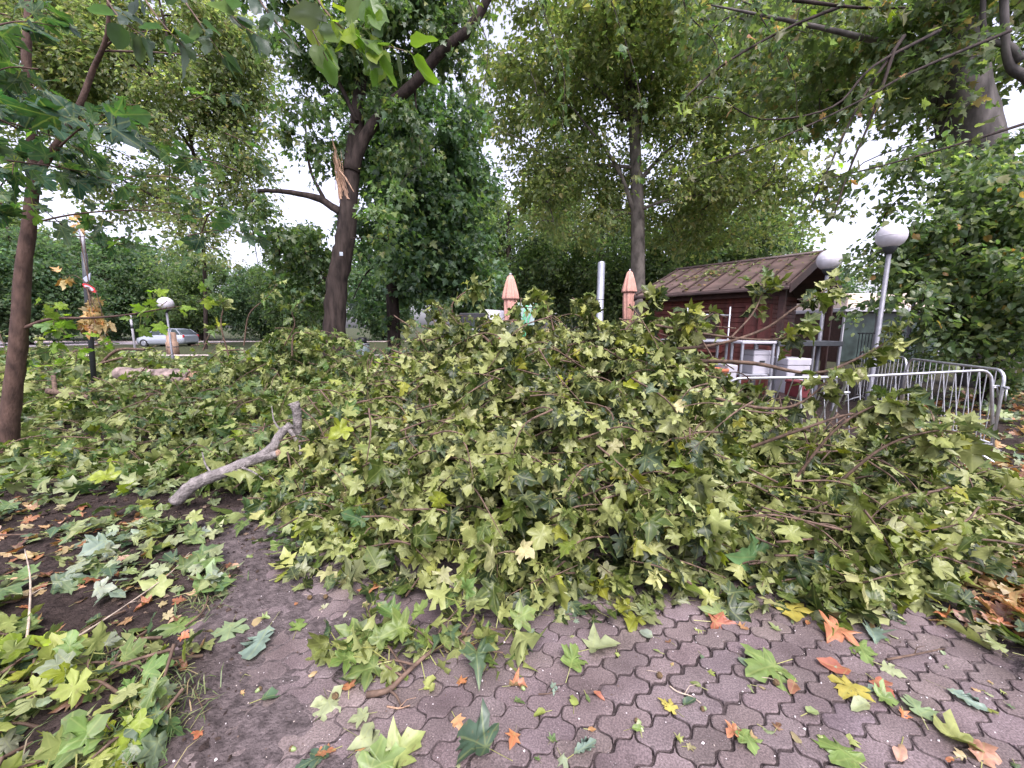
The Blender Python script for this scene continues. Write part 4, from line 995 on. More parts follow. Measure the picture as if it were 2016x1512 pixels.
# ------------------------------------------------------------------ lamps
def globe_lamp(px, py, d, rad, label, hide=False, tilt=0):
    c = at(px, py, d); root = thing('globe_lamp', label, 'street lamp', (c[0], c[1], 0), group='globe lamps on thin posts')
    h = c[2]
    mb = MB(); mb.lathe([(.055, -.05), (.055, .5), (.05, .52), (.035, .56), (.033, h - rad - .06)], sides=14); mb.build('post', M_pmetal, root)
    mb = MB(); mb.lathe([(.04, h - rad - .08), (.085, h - rad * .9 - .03), (.11, h - rad * .88 + .03), (.105, h - rad * .86 + .04)], sides=18); mb.build('collar', M_dmetal, root)
    mb = MB(); prof = [(rad * math.sin(t), h - rad * math.cos(t) * .98) for t in np.linspace(.42, math.pi - .02, 18)]
    o = mb.lathe(prof, sides=28).build('globe', M_globe, root)
    mb = MB(); mb.lathe([(rad * 1.004, h - .006), (rad * 1.012, h), (rad * 1.004, h + .006)], sides=28); mb.build('seam', M_globe, o)
    return root
globe_lamp(1755, 465, 6.5, .198, 'larger white globe lamp on a grey post right of the kiosk gable')
globe_lamp(1632, 512, 7.6, .198, 'white globe lamp partly covered by leaves in front of the kiosk gable')
globe_lamp(326, 598, 14.6, .25, 'distant white globe lamp on a thin post beside the silver car')
globe_lamp(1815, 490, 8.6, .24, 'globe lamp hidden in the dark leaves of the green tree')

# ------------------------------------------------------------------ barriers
def barrier(o, xa, up, w, label, h=1.08, nb=13):
    xa = nrm(V3(xa)); up = nrm(V3(up) - xa * xa.dot(V3(up))); ya = np.cross(up, xa)
    root = thing('crowd_barrier', label, 'crowd barrier', o, group='steel crowd barriers')
    root.rotation_mode = 'QUATERNION'
    root.rotation_quaternion = Matrix(np.column_stack([xa, ya, up]).tolist()).to_quaternion()
    r = .0165; z0 = .17; c = .13
    path = [[w / 2, 0, h], [w - c, 0, h], [w - c * .3, 0, h - c * .3], [w, 0, h - c], [w, 0, z0 + .02], [w, 0, .02]]
    fr = MB()
    top = [[0, 0, .02], [0, 0, h - c], [c * .08, 0, h - c * .62], [c * .3, 0, h - c * .3], [c * .62, 0, h - c * .08], [c, 0, h], [w - c, 0, h], [w - c * .62, 0, h - c * .08], [w - c * .3, 0, h - c * .3], [w - c * .08, 0, h - c * .62], [w, 0, h - c], [w, 0, .02]]
    fr.tube(top, r, 10); fr.tube([[0, 0, z0], [w, 0, z0]], r * .85, 8); fr.build('frame', M_galv, root)
    bm = []
    for k in range(nb):
        x = w * (k + 1) / (nb + 1); mb = MB(); mb.tube([[x, 0, z0], [x, 0, h]], .006, 7, cap=False); mb.build('bar', M_galv, root)
    for x in (.32, w - .32):
        mb = MB(); mb.tube([[x, -.3, 0.01], [x, -.1, .12], [x, 0, z0 - .01], [x, .1, .12], [x, .3, .01]], .014, 7); mb.build('foot', M_galv, root)
    mb = MB(); mb.tube([[w + .02, 0, h - .22], [w + .06, 0, h - .22], [w + .07, 0, h - .36]], .009, 6); mb.tube([[w + .01, 0, h - .2], [w + .08, 0, h - .2]], .014, 6); mb.build('hook', M_galv, root)
    return root
cr = at(1981, 726, 4.6); cr[2] = 0
a1 = at(1790, 703, 6.35); a1[2] = 0
a2 = at(1694, 690, 8.2); a2[2] = 0
barrier(a1, cr - a1, (0, 0, 1), np.linalg.norm(cr - a1), 'steel crowd barrier running back from the right corner', nb=13)
barrier(a2, (a1 - a2), (0, 0, 1), np.linalg.norm(a1 - a2) - .06, 'farthest steel crowd barrier next to the dark railing')
lf = at(1598, 762, 4.55); lf[2] = 0; cr2 = cr + V3([0.0, -.06, 0])
barrier(lf + [0, 0, -.11], cr2 - lf + [0, 0, .12], (-.02, .12, 1), np.linalg.norm(cr2 - lf) - .03, 'upright steel crowd barrier with its end buried in the fallen leaves', nb=15)
tr = at(1678, 742, 4.2); tl = at(1440, 745, 4.25)
dn = V3([0, .36, -.95]); 
barrier(tl + nrm(dn) * 1.08, tr - tl, -dn, np.linalg.norm(tr - tl), 'tipped steel crowd barrier with slanting bars pushed over by the fallen tree', nb=10)

# ------------------------------------------------------------------ things by the kiosk
def at0(px, d): p = G_(px, d); return p
p = at(1184, 517, 8.2); root = thing('steel_pipe', 'upright silver steel pipe between the two closed parasols', 'pipe', (p[0], p[1], 0))
mb = MB(); mb.lathe([(.13, 0), (.13, .02), (.076, .03), (.074, p[2] - .02), (.070, p[2])], sides=20); mb.lathe([(.077, p[2] - .75), (.079, p[2] - .72)], sides=20); mb.build('tube', M_steel, root)
mb = MB(); mb.lathe([(.066, p[2] - .03), (.066, p[2] + .012), (.01, p[2] + .03)], sides=16); mb.build('cap', M_steel, root)
def parasol(px, top, d, label, wd=.21):
    p = at(px, top, d); root = thing('closed_parasol', label, 'parasol', (p[0], p[1], 0), group='closed salmon parasols'); h = p[2]
    mb = MB(); mb.lathe([(.28, 0), (.28, .06), (.05, .09), (.03, .12), (.022, h - .2)], sides=16); mb.build('pole', M_steel, root)
    f = lambda a, z: 1 + .13 * np.cos(8 * a + z * 1.3) + .04 * np.sin(3 * a + z)
    mb = MB(); prof = [(.02, h), (.075, h - .05), (wd * .62, h - .22), (wd * .9, h - .46), (wd * 1.03, h - .60), (wd * 1.0, h - .64), (wd * .8, h - .63)]
    mb.lathe(prof, sides=48, mod=f); mb.build('canopy', M_pink, root)
    mb = MB(); mb.lathe([(wd * .74, h - .58), (wd * .80, h - .75), (wd * .78, h - 1.0), (wd * .72, h - 1.3), (wd * .62, h - 1.55), (wd * .5, h - 1.6)], sides=48, mod=f); mb.build('skirt', M_pink, root)
    mb = MB(); mb.lathe([(.03, h - .01), (.035, h + .02), (.01, h + .05)], sides=12); mb.build('finial', M_white, root)
parasol(1005, 541, 10.5, 'nearer closed salmon parasol right of the dark maple')
parasol(1240, 533, 12, 'closed salmon parasol beside the left end of the kiosk roof', .20)
# clothes rail like frame
root = thing('metal_rack', 'thin silver metal rack frame standing in front of the kiosk wall', 'rack', at0(1397, 8.2)); bb = V3(root.location); mb = MB()
for (pxl) in (1354, 1438):
    q = at(pxl, 604, 8.2); mb.tube([[q[0] - bb[0], 0, 0], [q[0] - bb[0], 0, q[2]]], .017, 8)
    mb.tube([[q[0] - bb[0], -.22, .015], [q[0] - bb[0], .22, .015]], .017, 8)
mb.build('upright', M_steel, root); mb = MB()
qa, qb = at(1340, 618, 8.2), at(1439, 621, 8.2); mb.tube([qa - bb, qb - bb], .017, 8); qa, qb = at(1354, 668, 8.2), at(1438, 670, 8.2); mb.tube([qa - bb, qb - bb], .014, 8); mb.build('rail', M_steel, root)
def bench(pxa, pxb, row, d, label, mt, shelf=None, dep=.6, th=.045):
    a, b2 = at(pxa, row, d), at(pxb, row, d); w = b2[0] - a[0]; h = a[2]
    root = thing('work_table', label, 'table', (a[0], d, 0)); mb = MB(); mb.box((0, 0, h - th), (w, dep, h), bev=.008); mb.build('tabletop', mt, root)
    for x in (.03, w - .03):
        for y in (.04, dep - .04):
            mb = MB(); mb.box((x - .02, y - .02, 0), (x + .02, y + .02, h - th), bev=.004); mb.box((x - .028, y - .028, 0), (x + .028, y + .028, .03)); mb.build('leg', M_steel, root)
    if shelf:
        z = at(pxa, shelf, d)[2]; mb = MB(); mb.box((.052, .06, z - .03), (w - .052, dep - .06, z), bev=.006); mb.build('shelf', M_steel, root)
    return root, h
bench(1318, 1448, 669, 7.3, 'long pale work table left of the white boxes in front of the kiosk', M_steel, 735)
bench(1462, 1530, 672, 7.0, 'tall silver work table holding white boxes on its shelf', M_white, 738)
bench(1533, 1662, 672, 7.15, 'dark topped table under the kiosk gable right of the silver work table', M_dmetal, None, .7, .09)
def wbox(pxa, pxb, r0, r1, d, label, dep=.35, mt=None, name='white_box', cat='box'):
    a, b2 = at(pxa, r1, d), at(pxb, r0, d); root = thing(name, label, cat, (a[0], d, a[2])); w, h = b2[0] - a[0], b2[2] - a[2]; mt = mt or M_white
    mb = MB(); mb.box((0, 0, 0), (w, dep, h * .8), bev=.012); mb.build('body', mt, root)
    mb = MB(); mb.box((-.008, -.008, h * .8 + .002), (w + .008, dep + .008, h), bev=.012); mb.build('lid', mt, root)
    mb = MB(); mb.box((w * .35, -.02, h * .5), (w * .65, -.002, h * .58), bev=.004); mb.build('handle', M_black, root)
wbox(1481, 1519, 690, 737, 7.12, 'tall white lidded box on the shelf of the silver work table')
wbox(1313, 1340, 683, 735, 7.4, 'white lidded box on the shelf of the long pale table')
wbox(1545, 1598, 706, 775, 6.9, 'large white cabinet box standing under the dark topped table', .5)
wbox(1428, 1452, 719, 790, 6.8, 'white box standing on the ground left of the silver work table')
wbox(1572, 1600, 752, 784, 6.3, 'red crate on the ground behind the tipped barrier', .35, simple('dull_red', (.11, .013, .016), .6), 'red_crate', 'crate')
p = at(1276, 690, 6.9); root = thing('black_kettle', 'round black pot standing at the left end of the work tables', 'pot', p); mb = MB()
mb.lathe([(.10, -.02), (.14, 0), (.155, .1), (.15, .2), (.12, .25)], sides=22); mb.build('body', M_black, root); mb = MB(); mb.lathe([(.125, .252), (.11, .28), (.03, .30), (.03, .33), (.01, .34)], sides=18); mb.build('lid', M_black, root)
root2, h_ = bench(1240, 1312, 692, 6.85, 'low dark table under the round black pot', M_dmetal, None, .5)
p = at0(1420, 6.9); root = thing('terracotta_pot', 'orange terracotta pot left of the white box by the work table', 'pot', (p[0], p[1], .58)); mb = MB()
mb.lathe([(.10, 0), (.13, .22), (.15, .23), (.15, .28), (.135, .285), (.12, .2)], sides=20); mb.build('body', M_terra, root); mb = MB(); mb.lathe([(.125, .24), (.05, .26)], sides=16); mb.build('soil', M_dkwood, root)
root, _ = bench(1405, 1432, 740, 6.85, 'small stand under the terracotta pot', M_dkwood, None, .35)
# bar counter on the left of the parasol
root = thing('bar_counter', 'tiled bar counter with a dark red base left of the nearer parasol', 'bar counter', at0(893, 9.6)); bb = V3(root.location)
w = at(1003, 650, 9.6)[0] - bb[0]; z1, z2, z3 = at(900, 647, 9.6)[2], at(900, 652, 9.6)[2], at(900, 663, 9.6)[2]
mb = MB(); mb.box((0, 0, z2 + .002), (w, .6, z1), bev=.01); mb.build('worktop', M_steel, root)
mb = MB()
for k in range(9): mb.box((.02 + w * k / 9, .03, z3), (w * (k + 1) / 9, .06, z2), col=np.ones(3) * math.exp(rng.normal(0, .1)), bev=.004)
mb.build('tiled_front', M_tile, root); mb = MB(); mb.box((.04, .07, 0), (w - .02, .55, z2 - .01)); mb.box((.0, .02, z3 - .5), (w, .065, z3 - .006), bev=.006); mb.build('base', simple('dark_red_paint', (.17, .035, .03), .6), root)
root = thing('market_stall', 'dark stall with a sloping white roof sheet behind the tiled bar counter', 'stall', at0(905, 11)); bb = V3(root.location)
mb = MB(); q = [at(955, 609, 11), at(1000, 612, 11), at(1002, 642, 10.3), at(972, 640, 10.3)]; q = np.array(q) - bb; q2 = q - [0, .02, .03]
mb.add(np.vstack([q, q2]), np.array([[3, 2, 1, 0], [4, 5, 6, 7], [0, 1, 5, 4], [1, 2, 6, 5], [2, 3, 7, 6], [3, 0, 4, 7]])); mb.build('roof_sheet', M_white, root)
mb = MB(); w = at(1000, 620, 11)[0] - bb[0]; mb.box((0, .05, 0), (w, 1.2, at(900, 616, 11)[2]), bev=.02); mb.build('body', M_black, root)
mb = MB(); mb.box((w * .25, .02, 1.55), (w * .5, .045, 1.8), bev=.01); mb.build('window', M_glass, root)
root = thing('wind_screen', 'clear wind screen with bright green poles right of the nearer parasol', 'wind screen', at0(1020, 10)); bb = V3(root.location); mb = MB()
for (x0, y0, x1, y1) in ((1022, 628, 1020, 600), (1034, 630, 1042, 586), (1040, 628, 1058, 590), (1030, 625, 1036, 600)):
    mb.tube([at(x0, y0 + 90, 10) - bb, at(x0, y0, 10) - bb, at(x1, y1, 10) - bb], .02, 6)
mb.build('poles', M_greenp, root); mb = MB(); mb.box(at(1016, 640, 10.03) - bb, at(1052, 596, 10.05) - bb, bev=.004); mb.build('sheet', simple('clear_sheet', (.33, .42, .40), .2), root)

# low building, railing
root = thing('low_building', 'low cream building with a white fascia behind the globe lamps', 'building', at0(1655, 17)); bb = V3(root.location); w = 9.0
zt, zf, zg = at(1700, 577, 17)[2], at(1700, 606, 17)[2], at(1700, 614, 17)[2]
mb = MB(); mb.box((.1, .1, zf), (w, 6, zt), bev=.03); mb.build('upper_wall', M_cream, root); mb = MB(); mb.box((-.15, -.15, zg), (w + .1, 6, zf - .005), bev=.02); mb.build('fascia', M_white, root)
for k in range(6):
    mb = MB(); mb.box((.15 + 1.45 * k, .2, 0.05), (1.5 + 1.45 * k, .24, zg - .05)); o = mb.build('window', M_glass, root)
    mb = MB(); x0 = .15 + 1.45 * k
    for (a, b2) in (((x0 - .045, .17, 0), (x0 - .005, .27, zg - .003)),): mb.box(a, b2)
    mb.build('frame', M_white, o)
mb = MB(); mb.box((.1, .3, 0), (w, 5.9, zg - .01)); mb.build('lower_wall', M_dkwood, root)
root = thing('metal_railing', 'dark metal railing of thin upright bars behind the farthest barrier', 'railing', at0(1685, 9.6)); bb = V3(root.location); mb = MB(); w = at(1830, 660, 9.6)[0] - bb[0]; h = at(1700, 655, 9.6)[2]
mb.box((0, 0, h - .03), (w, .04, h)); mb.box((0, 0, .12), (w, .04, .15)); mb.build('rails', M_dmetal, root); mb = MB()
for k in range(22): mb.tube([[w * (k + .5) / 22, .02, .13], [w * (k + .5) / 22, .02, h - .02]], .009, 6, cap=False)
mb.build('bars', M_dmetal, root)
for k in range(2):
    mb = MB(); x = w * (.33 + .62 * k); mb.box((x - .03, -.012, 0), (x + .03, .052, h + .12), bev=.008); mb.build('post', M_pmetal, root)

# ------------------------------------------------------------------ things on the left
root = thing('sign_post', 'thin lamp like post with a tilted round red and white sign behind the young maple', 'sign', at0(175, 9)); bb = V3(root.location)
mb = MB(); mb.tube([[0, 0, 0], at(170, 560, 9) - bb, at(166, 498, 9) - bb], .05, 10); mb.build('post', M_dmetal, root)
mb = MB(); mb.tube([at(166, 500, 9) - bb, at(161, 448, 9) - bb], .035, 10); mb.build('upper_tube', M_white, root)
mb = MB(); Cn = at(176, 567, 8.93) - bb; tl_ = R(-32)
def disc(mb, r, y, sq=1.0, col=None):
    a = np.linspace(0, 2 * math.pi, 24, endpoint=False); x = np.cos(a) * r; z = np.sin(a) * r * .34
    V = np.stack([x * math.cos(tl_) - z * math.sin(tl_), np.zeros(24), x * math.sin(tl_) + z * math.cos(tl_)], 1)
    V = np.vstack([V + Cn + [0, y, 0], V + Cn + [0, y + .012, 0]])
    i = np.arange(24); j = (i + 1) % 24
    mb.add(V, np.stack([i, j, j + 24, i + 24], 1)); mb.f.append((i + mb.n - 48)[None, :].copy()); mb.f.append((i[::-1] + mb.n - 24)[None, :].copy()); mb.sm.append(np.array([False, False]))
disc(mb, .17, 0); sg = mb.build('sign_plate', M_red, root); mb = MB(); disc(mb, .11, -.014); mb.build('white_disc', M_white, sg)
mb = MB(); q = np.array([at(163, 548, 8.9), at(178, 537, 8.9), at(176, 552, 8.9), at(168, 556, 8.9)]) - bb; mb.add(np.vstack([q, q + [0, .02, 0]]), np.array([[0, 3, 2, 1], [4, 5, 6, 7], [0, 1, 5, 4], [1, 2, 6, 5], [2, 3, 7, 6], [3, 0, 4, 7]])); mb.build('small_plate', simple('grey_plate', (.35, .38, .45), .4), root)
root = thing('litter_bin', 'grey green litter bin with a black top near the snapped trunk', 'bin', at0(715, 13)); mb = MB()
hb = at(715, 676, 13)[2]; ht = at(715, 665, 13)[2]
mb.lathe([(.19, .02), (.21, hb * .5), (.215, hb), (.2, hb + .01)], sides=20); mb.build('body', M_bin, root); mb = MB(); mb.lathe([(.14, hb - .02), (.14, ht), (.06, ht + .02)], sides=16); mb.build('lid', M_black, root); mb = MB(); mb.lathe([(.22, hb - .05), (.225, hb - .02), (.22, hb + .01)], sides=20); mb.build('rim', M_steel, root)
root = thing('wooden_bollard', 'thick brown wooden bollard standing behind the globe lamp by the silver car', 'bollard', at0(342, 21)); mb = MB(); h = at(342, 654, 21)[2]
mb.lathe([(.27, -.1), (.27, .75), (.25, .78), (.22, .80), (.22, h - .06), (.17, h)], sides=14, mod=lambda a, z: 1 + .03 * np.sin(5 * a)); mb.build('post', simple('weathered_wood', (.26, .17, .12), .85, var=.25, scale=8, bump=.5, stretch=(1, 1, .2)), root); mb = MB(); mb.lathe([(.275, .5), (.278, .52), (.275, .54)], sides=14); mb.build('band', M_dmetal, root)
root = thing('marker_post', 'slim pale marker post left of the distant globe lamp', 'post', at0(268, 20)); mb = MB(); mb.lathe([(.05, -.1), (.05, at(268, 622, 20)[2]), (.02, at(268, 620, 20)[2])], sides=10); mb.build('post', M_white, root); mb = MB(); mb.lathe([(.055, 1.5), (.055, 1.7)], sides=10); mb.build('band', M_dmetal, root)

def car(px0, px1, d, label):
    a = G_(px0, d); Lc = (px1 - px0) / F * d; root = thing('parked_car', label, 'car', a)
    k = Lc / 4.3
    # stations along the length: x, half width, floor z, belt z
    st = [(0, .62, .36, .62), (.10, .76, .24, .70), (.5, .86, .20, .80), (1.0, .88, .19, .90), (1.6, .89, .19, .95), (2.4, .89, .19, .97), (3.2, .89, .20, .99), (3.8, .87, .22, 1.0), (4.15, .82, .28, .98), (4.3, .70, .38, .86)]
    mb = MB(); V = []; 
    for (x, hw, z0, z1) in st:
        for (y, z) in ((-hw * .9, z0), (-hw, z0 + .14), (-hw * 1.005, (z0 + z1) / 2), (-hw * .97, z1 - .06), (-hw * .88, z1), (hw * .88, z1), (hw * .97, z1 - .06), (hw * 1.005, (z0 + z1) / 2), (hw, z0 + .14), (hw * .9, z0)):
            V.append([x * k, .9 + y, z])
    n = len(st); q = [[i * 10 + j, i * 10 + (j + 1) % 10, (i + 1) * 10 + (j + 1) % 10, (i + 1) * 10 + j] for i in range(n - 1) for j in range(10)]
    mb.add(np.array(V), np.array(q), smooth=True); mb.f.append(np.arange(10)[None, ::-1].copy()); mb.f.append((np.arange(10) + (n - 1) * 10)[None, :].copy()); mb.sm.append(np.array([False, False])); body = mb.build('body', M_silver, root)
    rf = [(1.05, .76, .90), (1.75, .66, 1.38), (2.2, .64, 1.45), (3.0, .63, 1.46), (3.6, .62, 1.40), (4.2, .72, .98)]
    mb = MB(); V = []
    for (x, hw, z) in rf: V += [[x * k, .9 - hw, z - .03], [x * k, .9 - hw * .9, z], [x * k, .9 + hw * .9, z], [x * k, .9 + hw, z - .03]]
    q = [[i * 4 + j, i * 4 + j + 1, (i + 1) * 4 + j + 1, (i + 1) * 4 + j] for i in range(5) for j in range(3)]; mb.add(np.array(V), np.array(q), smooth=True); mb.build('roof', M_silver, root)
    for s_ in (-1, 1):
        for (xa, xb, xc, xd) in ((1.2, 2.35, 2.35, 1.85), (2.42, 3.2, 3.2, 2.42), (3.27, 4.0, 3.62, 3.27)):
            mb = MB(); Q = np.array([[xa * k, .9 + s_ * .82, .96], [xb * k, .9 + s_ * .83, .97], [xc * k, .9 + s_ * .655, 1.37], [xd * k, .9 + s_ * .66, 1.36]]); mb.add(np.vstack([Q, Q - [0, s_ * .02, 0]]), np.array([[0, 1, 2, 3], [7, 6, 5, 4], [0, 4, 5, 1], [1, 5, 6, 2], [2, 6, 7, 3], [3, 7, 4, 0]])); mb.build('window', M_glass, root)
        for (x0, x1) in ((1.1, 1.78), (2.35, 2.42), (3.2, 3.27), (3.6, 4.15)):
            mb = MB(); xt = x0 if x0 in (2.35, 3.2) else (x1 if x0 == 1.1 else x0); xb_ = x0 if x0 != 3.6 else x1
            mb.tube([[xb_ * k, .9 + s_ * .84, .95], [xt * k, .9 + s_ * .66, 1.39]], .035, 6); mb.build('pillar', M_silver, root)
        for x in (.85, 3.45):
            mb = MB(); a_ = np.linspace(0, 2 * math.pi, 20); w_ = [[x * k, .9 + s_ * .70, .31], [x * k, .9 + s_ * .72, .31], [x * k, .9 + s_ * .90, .31], [x * k, .9 + s_ * .91, .31]]
            mb.tube(w_, [.27, .31, .31, .28], 20, smooth=False); wh = mb.build('wheel', M_tyre, root)
            mb = MB(); mb.tube([[x * k, .9 + s_ * .905, .31], [x * k, .9 + s_ * .925, .31]], [.2, .17], 14, smooth=False); mb.build('rim', M_steel, wh)
        mb = MB(); mb.box((4.17 * k, .9 + s_ * .70 - .07, .72), (4.30 * k, .9 + s_ * .70 + .07, .95), bev=.03); mb.build('taillight', M_red, root)
        mb = MB(); mb.box((.06 * k, .9 + s_ * .6 - .1, .58), (.3 * k, .9 + s_ * .6 + .1, .68), bev=.03); mb.build('headlight', M_globe, root)
        mb = MB(); mb.box((1.42 * k, .9 + s_ * .98 - .08, .95), (1.56 * k, .9 + s_ * .98 + .08, 1.06), bev=.03); mb.build('mirror', M_silver, root)
    mb = MB(); Q = np.array([[3.66 * k, .3, 1.36], [3.66 * k, 1.5, 1.36], [4.16 * k, 1.58, 1.0], [4.16 * k, .22, 1.0]]) + [.02, 0, .02]; mb.add(np.vstack([Q, Q - [.02, 0, .02]]), np.array([[0, 3, 2, 1], [4, 5, 6, 7], [0, 1, 5, 4], [1, 2, 6, 5], [2, 3, 7, 6], [3, 0, 4, 7]])); mb.build('rear_window', M_glass, root)
    return root
car(267, 363, 30.5, 'silver hatchback car parked on the road beyond the fallen branches')

# ------------------------------------------------------------------ fallen leaves, twigs, seed balls
DRYP = [(.32, .12, .05), (.34, .17, .08), (.22, .085, .04), (.38, .24, .15), (.14, .065, .04)]
GRP = [(.09, .14, .045), (.14, .18, .06), (.06, .10, .05), (.20, .24, .05), (.24, .27, .16), (.16, .21, .15)]
def scatter(name, n, region, size, tm, pal, wts, lift=.03, tilt=.35, flip=.35, pet=True, dens=None, tiltup=1.0):
    """leaves lying on the ground inside a picture quadrilateral; one object of loose litter"""
    P = []
    q = [gr(*p)[:2] for p in region]
    lo, hi = np.min(q, 0), np.max(q, 0); q = np.array(q)
    def inside(p):
        c = False; j = len(q) - 1
        for i in range(len(q)):
            if (q[i][1] > p[1]) != (q[j][1] > p[1]) and p[0] < (q[j][0] - q[i][0]) * (p[1] - q[i][1]) / (q[j][1] - q[i][1]) + q[i][0]: c = not c
            j = i
        return c
    while len(P) < n:
        p = rng.uniform(lo, hi)
        if not inside(p): continue
        if mnoise.noise(Vector((p[0] * 2.2, p[1] * 2.2, n * .01))) < (dens if dens is not None else -.25): continue
        P.append(p)
    P = np.array(P); z = np.maximum(ground_z(P[:, 0], P[:, 1]), -.001 + 0 * P[:, 0]) + .006 + lift * rng.random(n) ** 1.5
    P = np.column_stack([P, z]); lb = MB()
    T = gauss(n, (1, 1, tilt * .5)); N = gauss(n, (tilt, tilt, .1)) + np.array([0, 0, tiltup]); N[rng.random(n) < flip] *= -1
    S = size * np.exp(rng.normal(0, .28, n)); 
    if pet: petioles(lb, P - nrm(T) * (S * .55)[:, None] * [1, 1, 0], P, .0014)
    add_leaves(lb, tm, P, T, N, S, colours(n, pal, wts))
    o = lb.build(name, M_litter); return tag(o, kind='stuff')
ALLF = T_planeflat + T_mapleflat + T_plane[:8]
scatter('fallen_leaves', 230, [(-250, 1260), (-250, 1040), (60, 1020), (330, 1040), (520, 1090), (560, 1150), (420, 1185), (250, 1175), (100, 1230)], .105, ALLF, GRP, [4, 2, 4, 1, 1.4, 2.2], lift=.10, tilt=.6, dens=-.1)
scatter('dry_leaf_litter', 260, [(-250, 1512), (-250, 1000), (300, 1000), (460, 1120), (420, 1400), (380, 1512)], .06, ALLF + T_s5, DRYP, [3, 2, 3, 2, 3], lift=.02, tilt=.5, dens=-.4)
scatter('fallen_leaves', 420, [(540, 1165), (560, 1090), (1000, 1100), (1500, 1110), (1860, 1120), (1850, 1200), (1700, 1225), (1400, 1215), (1100, 1225), (900, 1180), (700, 1165)], .10, ALLF + T_plane[:6], PILE, PILEW, lift=.08, tilt=.7)
scatter('dry_leaf_litter', 1400, [(1830, 1225), (1860, 1080), (1900, 980), (2200, 960), (2600, 1200), (2300, 1300), (2020, 1260)], .085, ALLF + T_s5, DRYP, [5, 3, 4, 1.5, 2], lift=.06, tilt=.6, dens=-.5)
scatter('fallen_leaves', 420, [(1800, 1215), (1850, 1000), (2000, 960), (2300, 1000), (2400, 1300), (2060, 1350), (1900, 1260)], .10, ALLF, PILE, PILEW, lift=.10, tilt=.6)
scatter('dry_leaf_litter', 1100, [(1690, 880), (1720, 790), (2150, 770), (2500, 860), (2400, 980), (1900, 960)], .10, ALLF + T_s5, DRYP, [5, 4, 3, 2, 2], lift=.05, tilt=.6, dens=-.5)
scatter('fallen_leaves', 700, [(1690, 880), (1720, 780), (2150, 760), (2500, 860), (2400, 980), (1900, 960)], .11, ALLF, GRP, [4, 3, 3, 1, 1, 1], lift=.12, tilt=.7, dens=-.4)
scatter('fallen_leaves', 1500, [(-400, 960), (-200, 800), (50, 760), (620, 760), (760, 840), (700, 1000), (480, 1030), (200, 975)], .115, ALLF, LP, LW, lift=.14, tilt=.7, dens=-.6)
scatter('fallen_leaves', 270, [(-200, 1010), (-100, 940), (150, 950), (330, 950), (620, 960), (700, 1090), (540, 1150), (470, 1080), (300, 1040), (60, 1030)], .115, ALLF + T_plane, LP, LW, lift=.12, tilt=.8, dens=-.35)
scatter('fallen_leaves', 90, [(420, 1512), (520, 1180), (1800, 1230), (2100, 1350), (2100, 1512)], .04, T_s5 + T_oval, GRP + DRYP, [3, 2, 2, 2, 2, 2, 2, 2, 1, 1, 1], lift=.004, tilt=.2, dens=-.6)
# crumbs of bark and grit on the paving
n = 1500; q = np.column_stack([rng.uniform(-1.5, 2.6, n), rng.uniform(.9, 3.0, n)]); cb = MB(); zz_ = np.maximum(ground_z(q[:, 0], q[:, 1]), 0.0)
for k in range(n):
    s_ = .0022 * math.exp(rng.normal(0, .5)); c_ = np.array([q[k, 0], q[k, 1], zz_[k] + s_ * .5]); v_ = np.array([[1, 0, 0], [-1, 0, 0], [0, 1, 0], [0, -1, 0], [0, 0, 1], [0, 0, -1.0]]) * s_ * rng.uniform(.5, 1.4, (6, 1))
    cb.add(v_ + c_, np.array([[0, 2, 4], [2, 1, 4], [1, 3, 4], [3, 0, 4], [2, 0, 5], [1, 2, 5], [3, 1, 5], [0, 3, 5]]), np.array([(.62, .57, .55), (.5, .42, .36), (.12, .08, .06)][rng.choice(3, p=[.5, .2, .3])]))
tag(cb.build('grit', simple('grit', (1, 1, 1), .8)), kind='stuff')

def one_leaf(px, py, spx, col, label, tm=ALLF, rot=None, lift=.012, tilt=.25, under=False, w=None):
    p = gr(px, py); zc = p[1] * CP + EYE * SP; S = spx / F * zc * .95
    p[2] = max(float(ground_z(p[0], p[1])), 0) + lift
    lb = MB(); a = rng.uniform(0, 6.28) if rot is None else R(rot)
    T = np.array([[math.cos(a), math.sin(a), rng.normal(0, .06)]]); N = np.array([[rng.normal(0, tilt), rng.normal(0, tilt), 1.0]])
    if under: N = -N
    P0 = -T * S * .5; petioles(lb, P0 - T * S * .55 * [1, 1, 0] + [0, 0, -lift * .5], P0, .0016, (.3, .3, .1))
    add_leaves(lb, tm, P0, T, N, np.array([S]), np.array([col]) * np.exp(rng.normal(0, .05)))
    o = lb.build('fallen_leaf', M_litter); o.location = p
    return tag(o, label, 'leaf', group='single leaves lying on the ground')
ORG, ORD, BRN, YEL, PAL, GRN, DGR, TEA, SAL = (.36, .15, .075), (.28, .095, .055), (.2, .09, .05), (.34, .29, .06), (.24, .27, .14), (.13, .19, .05), (.05, .085, .05), (.16, .22, .17), (.42, .25, .18)
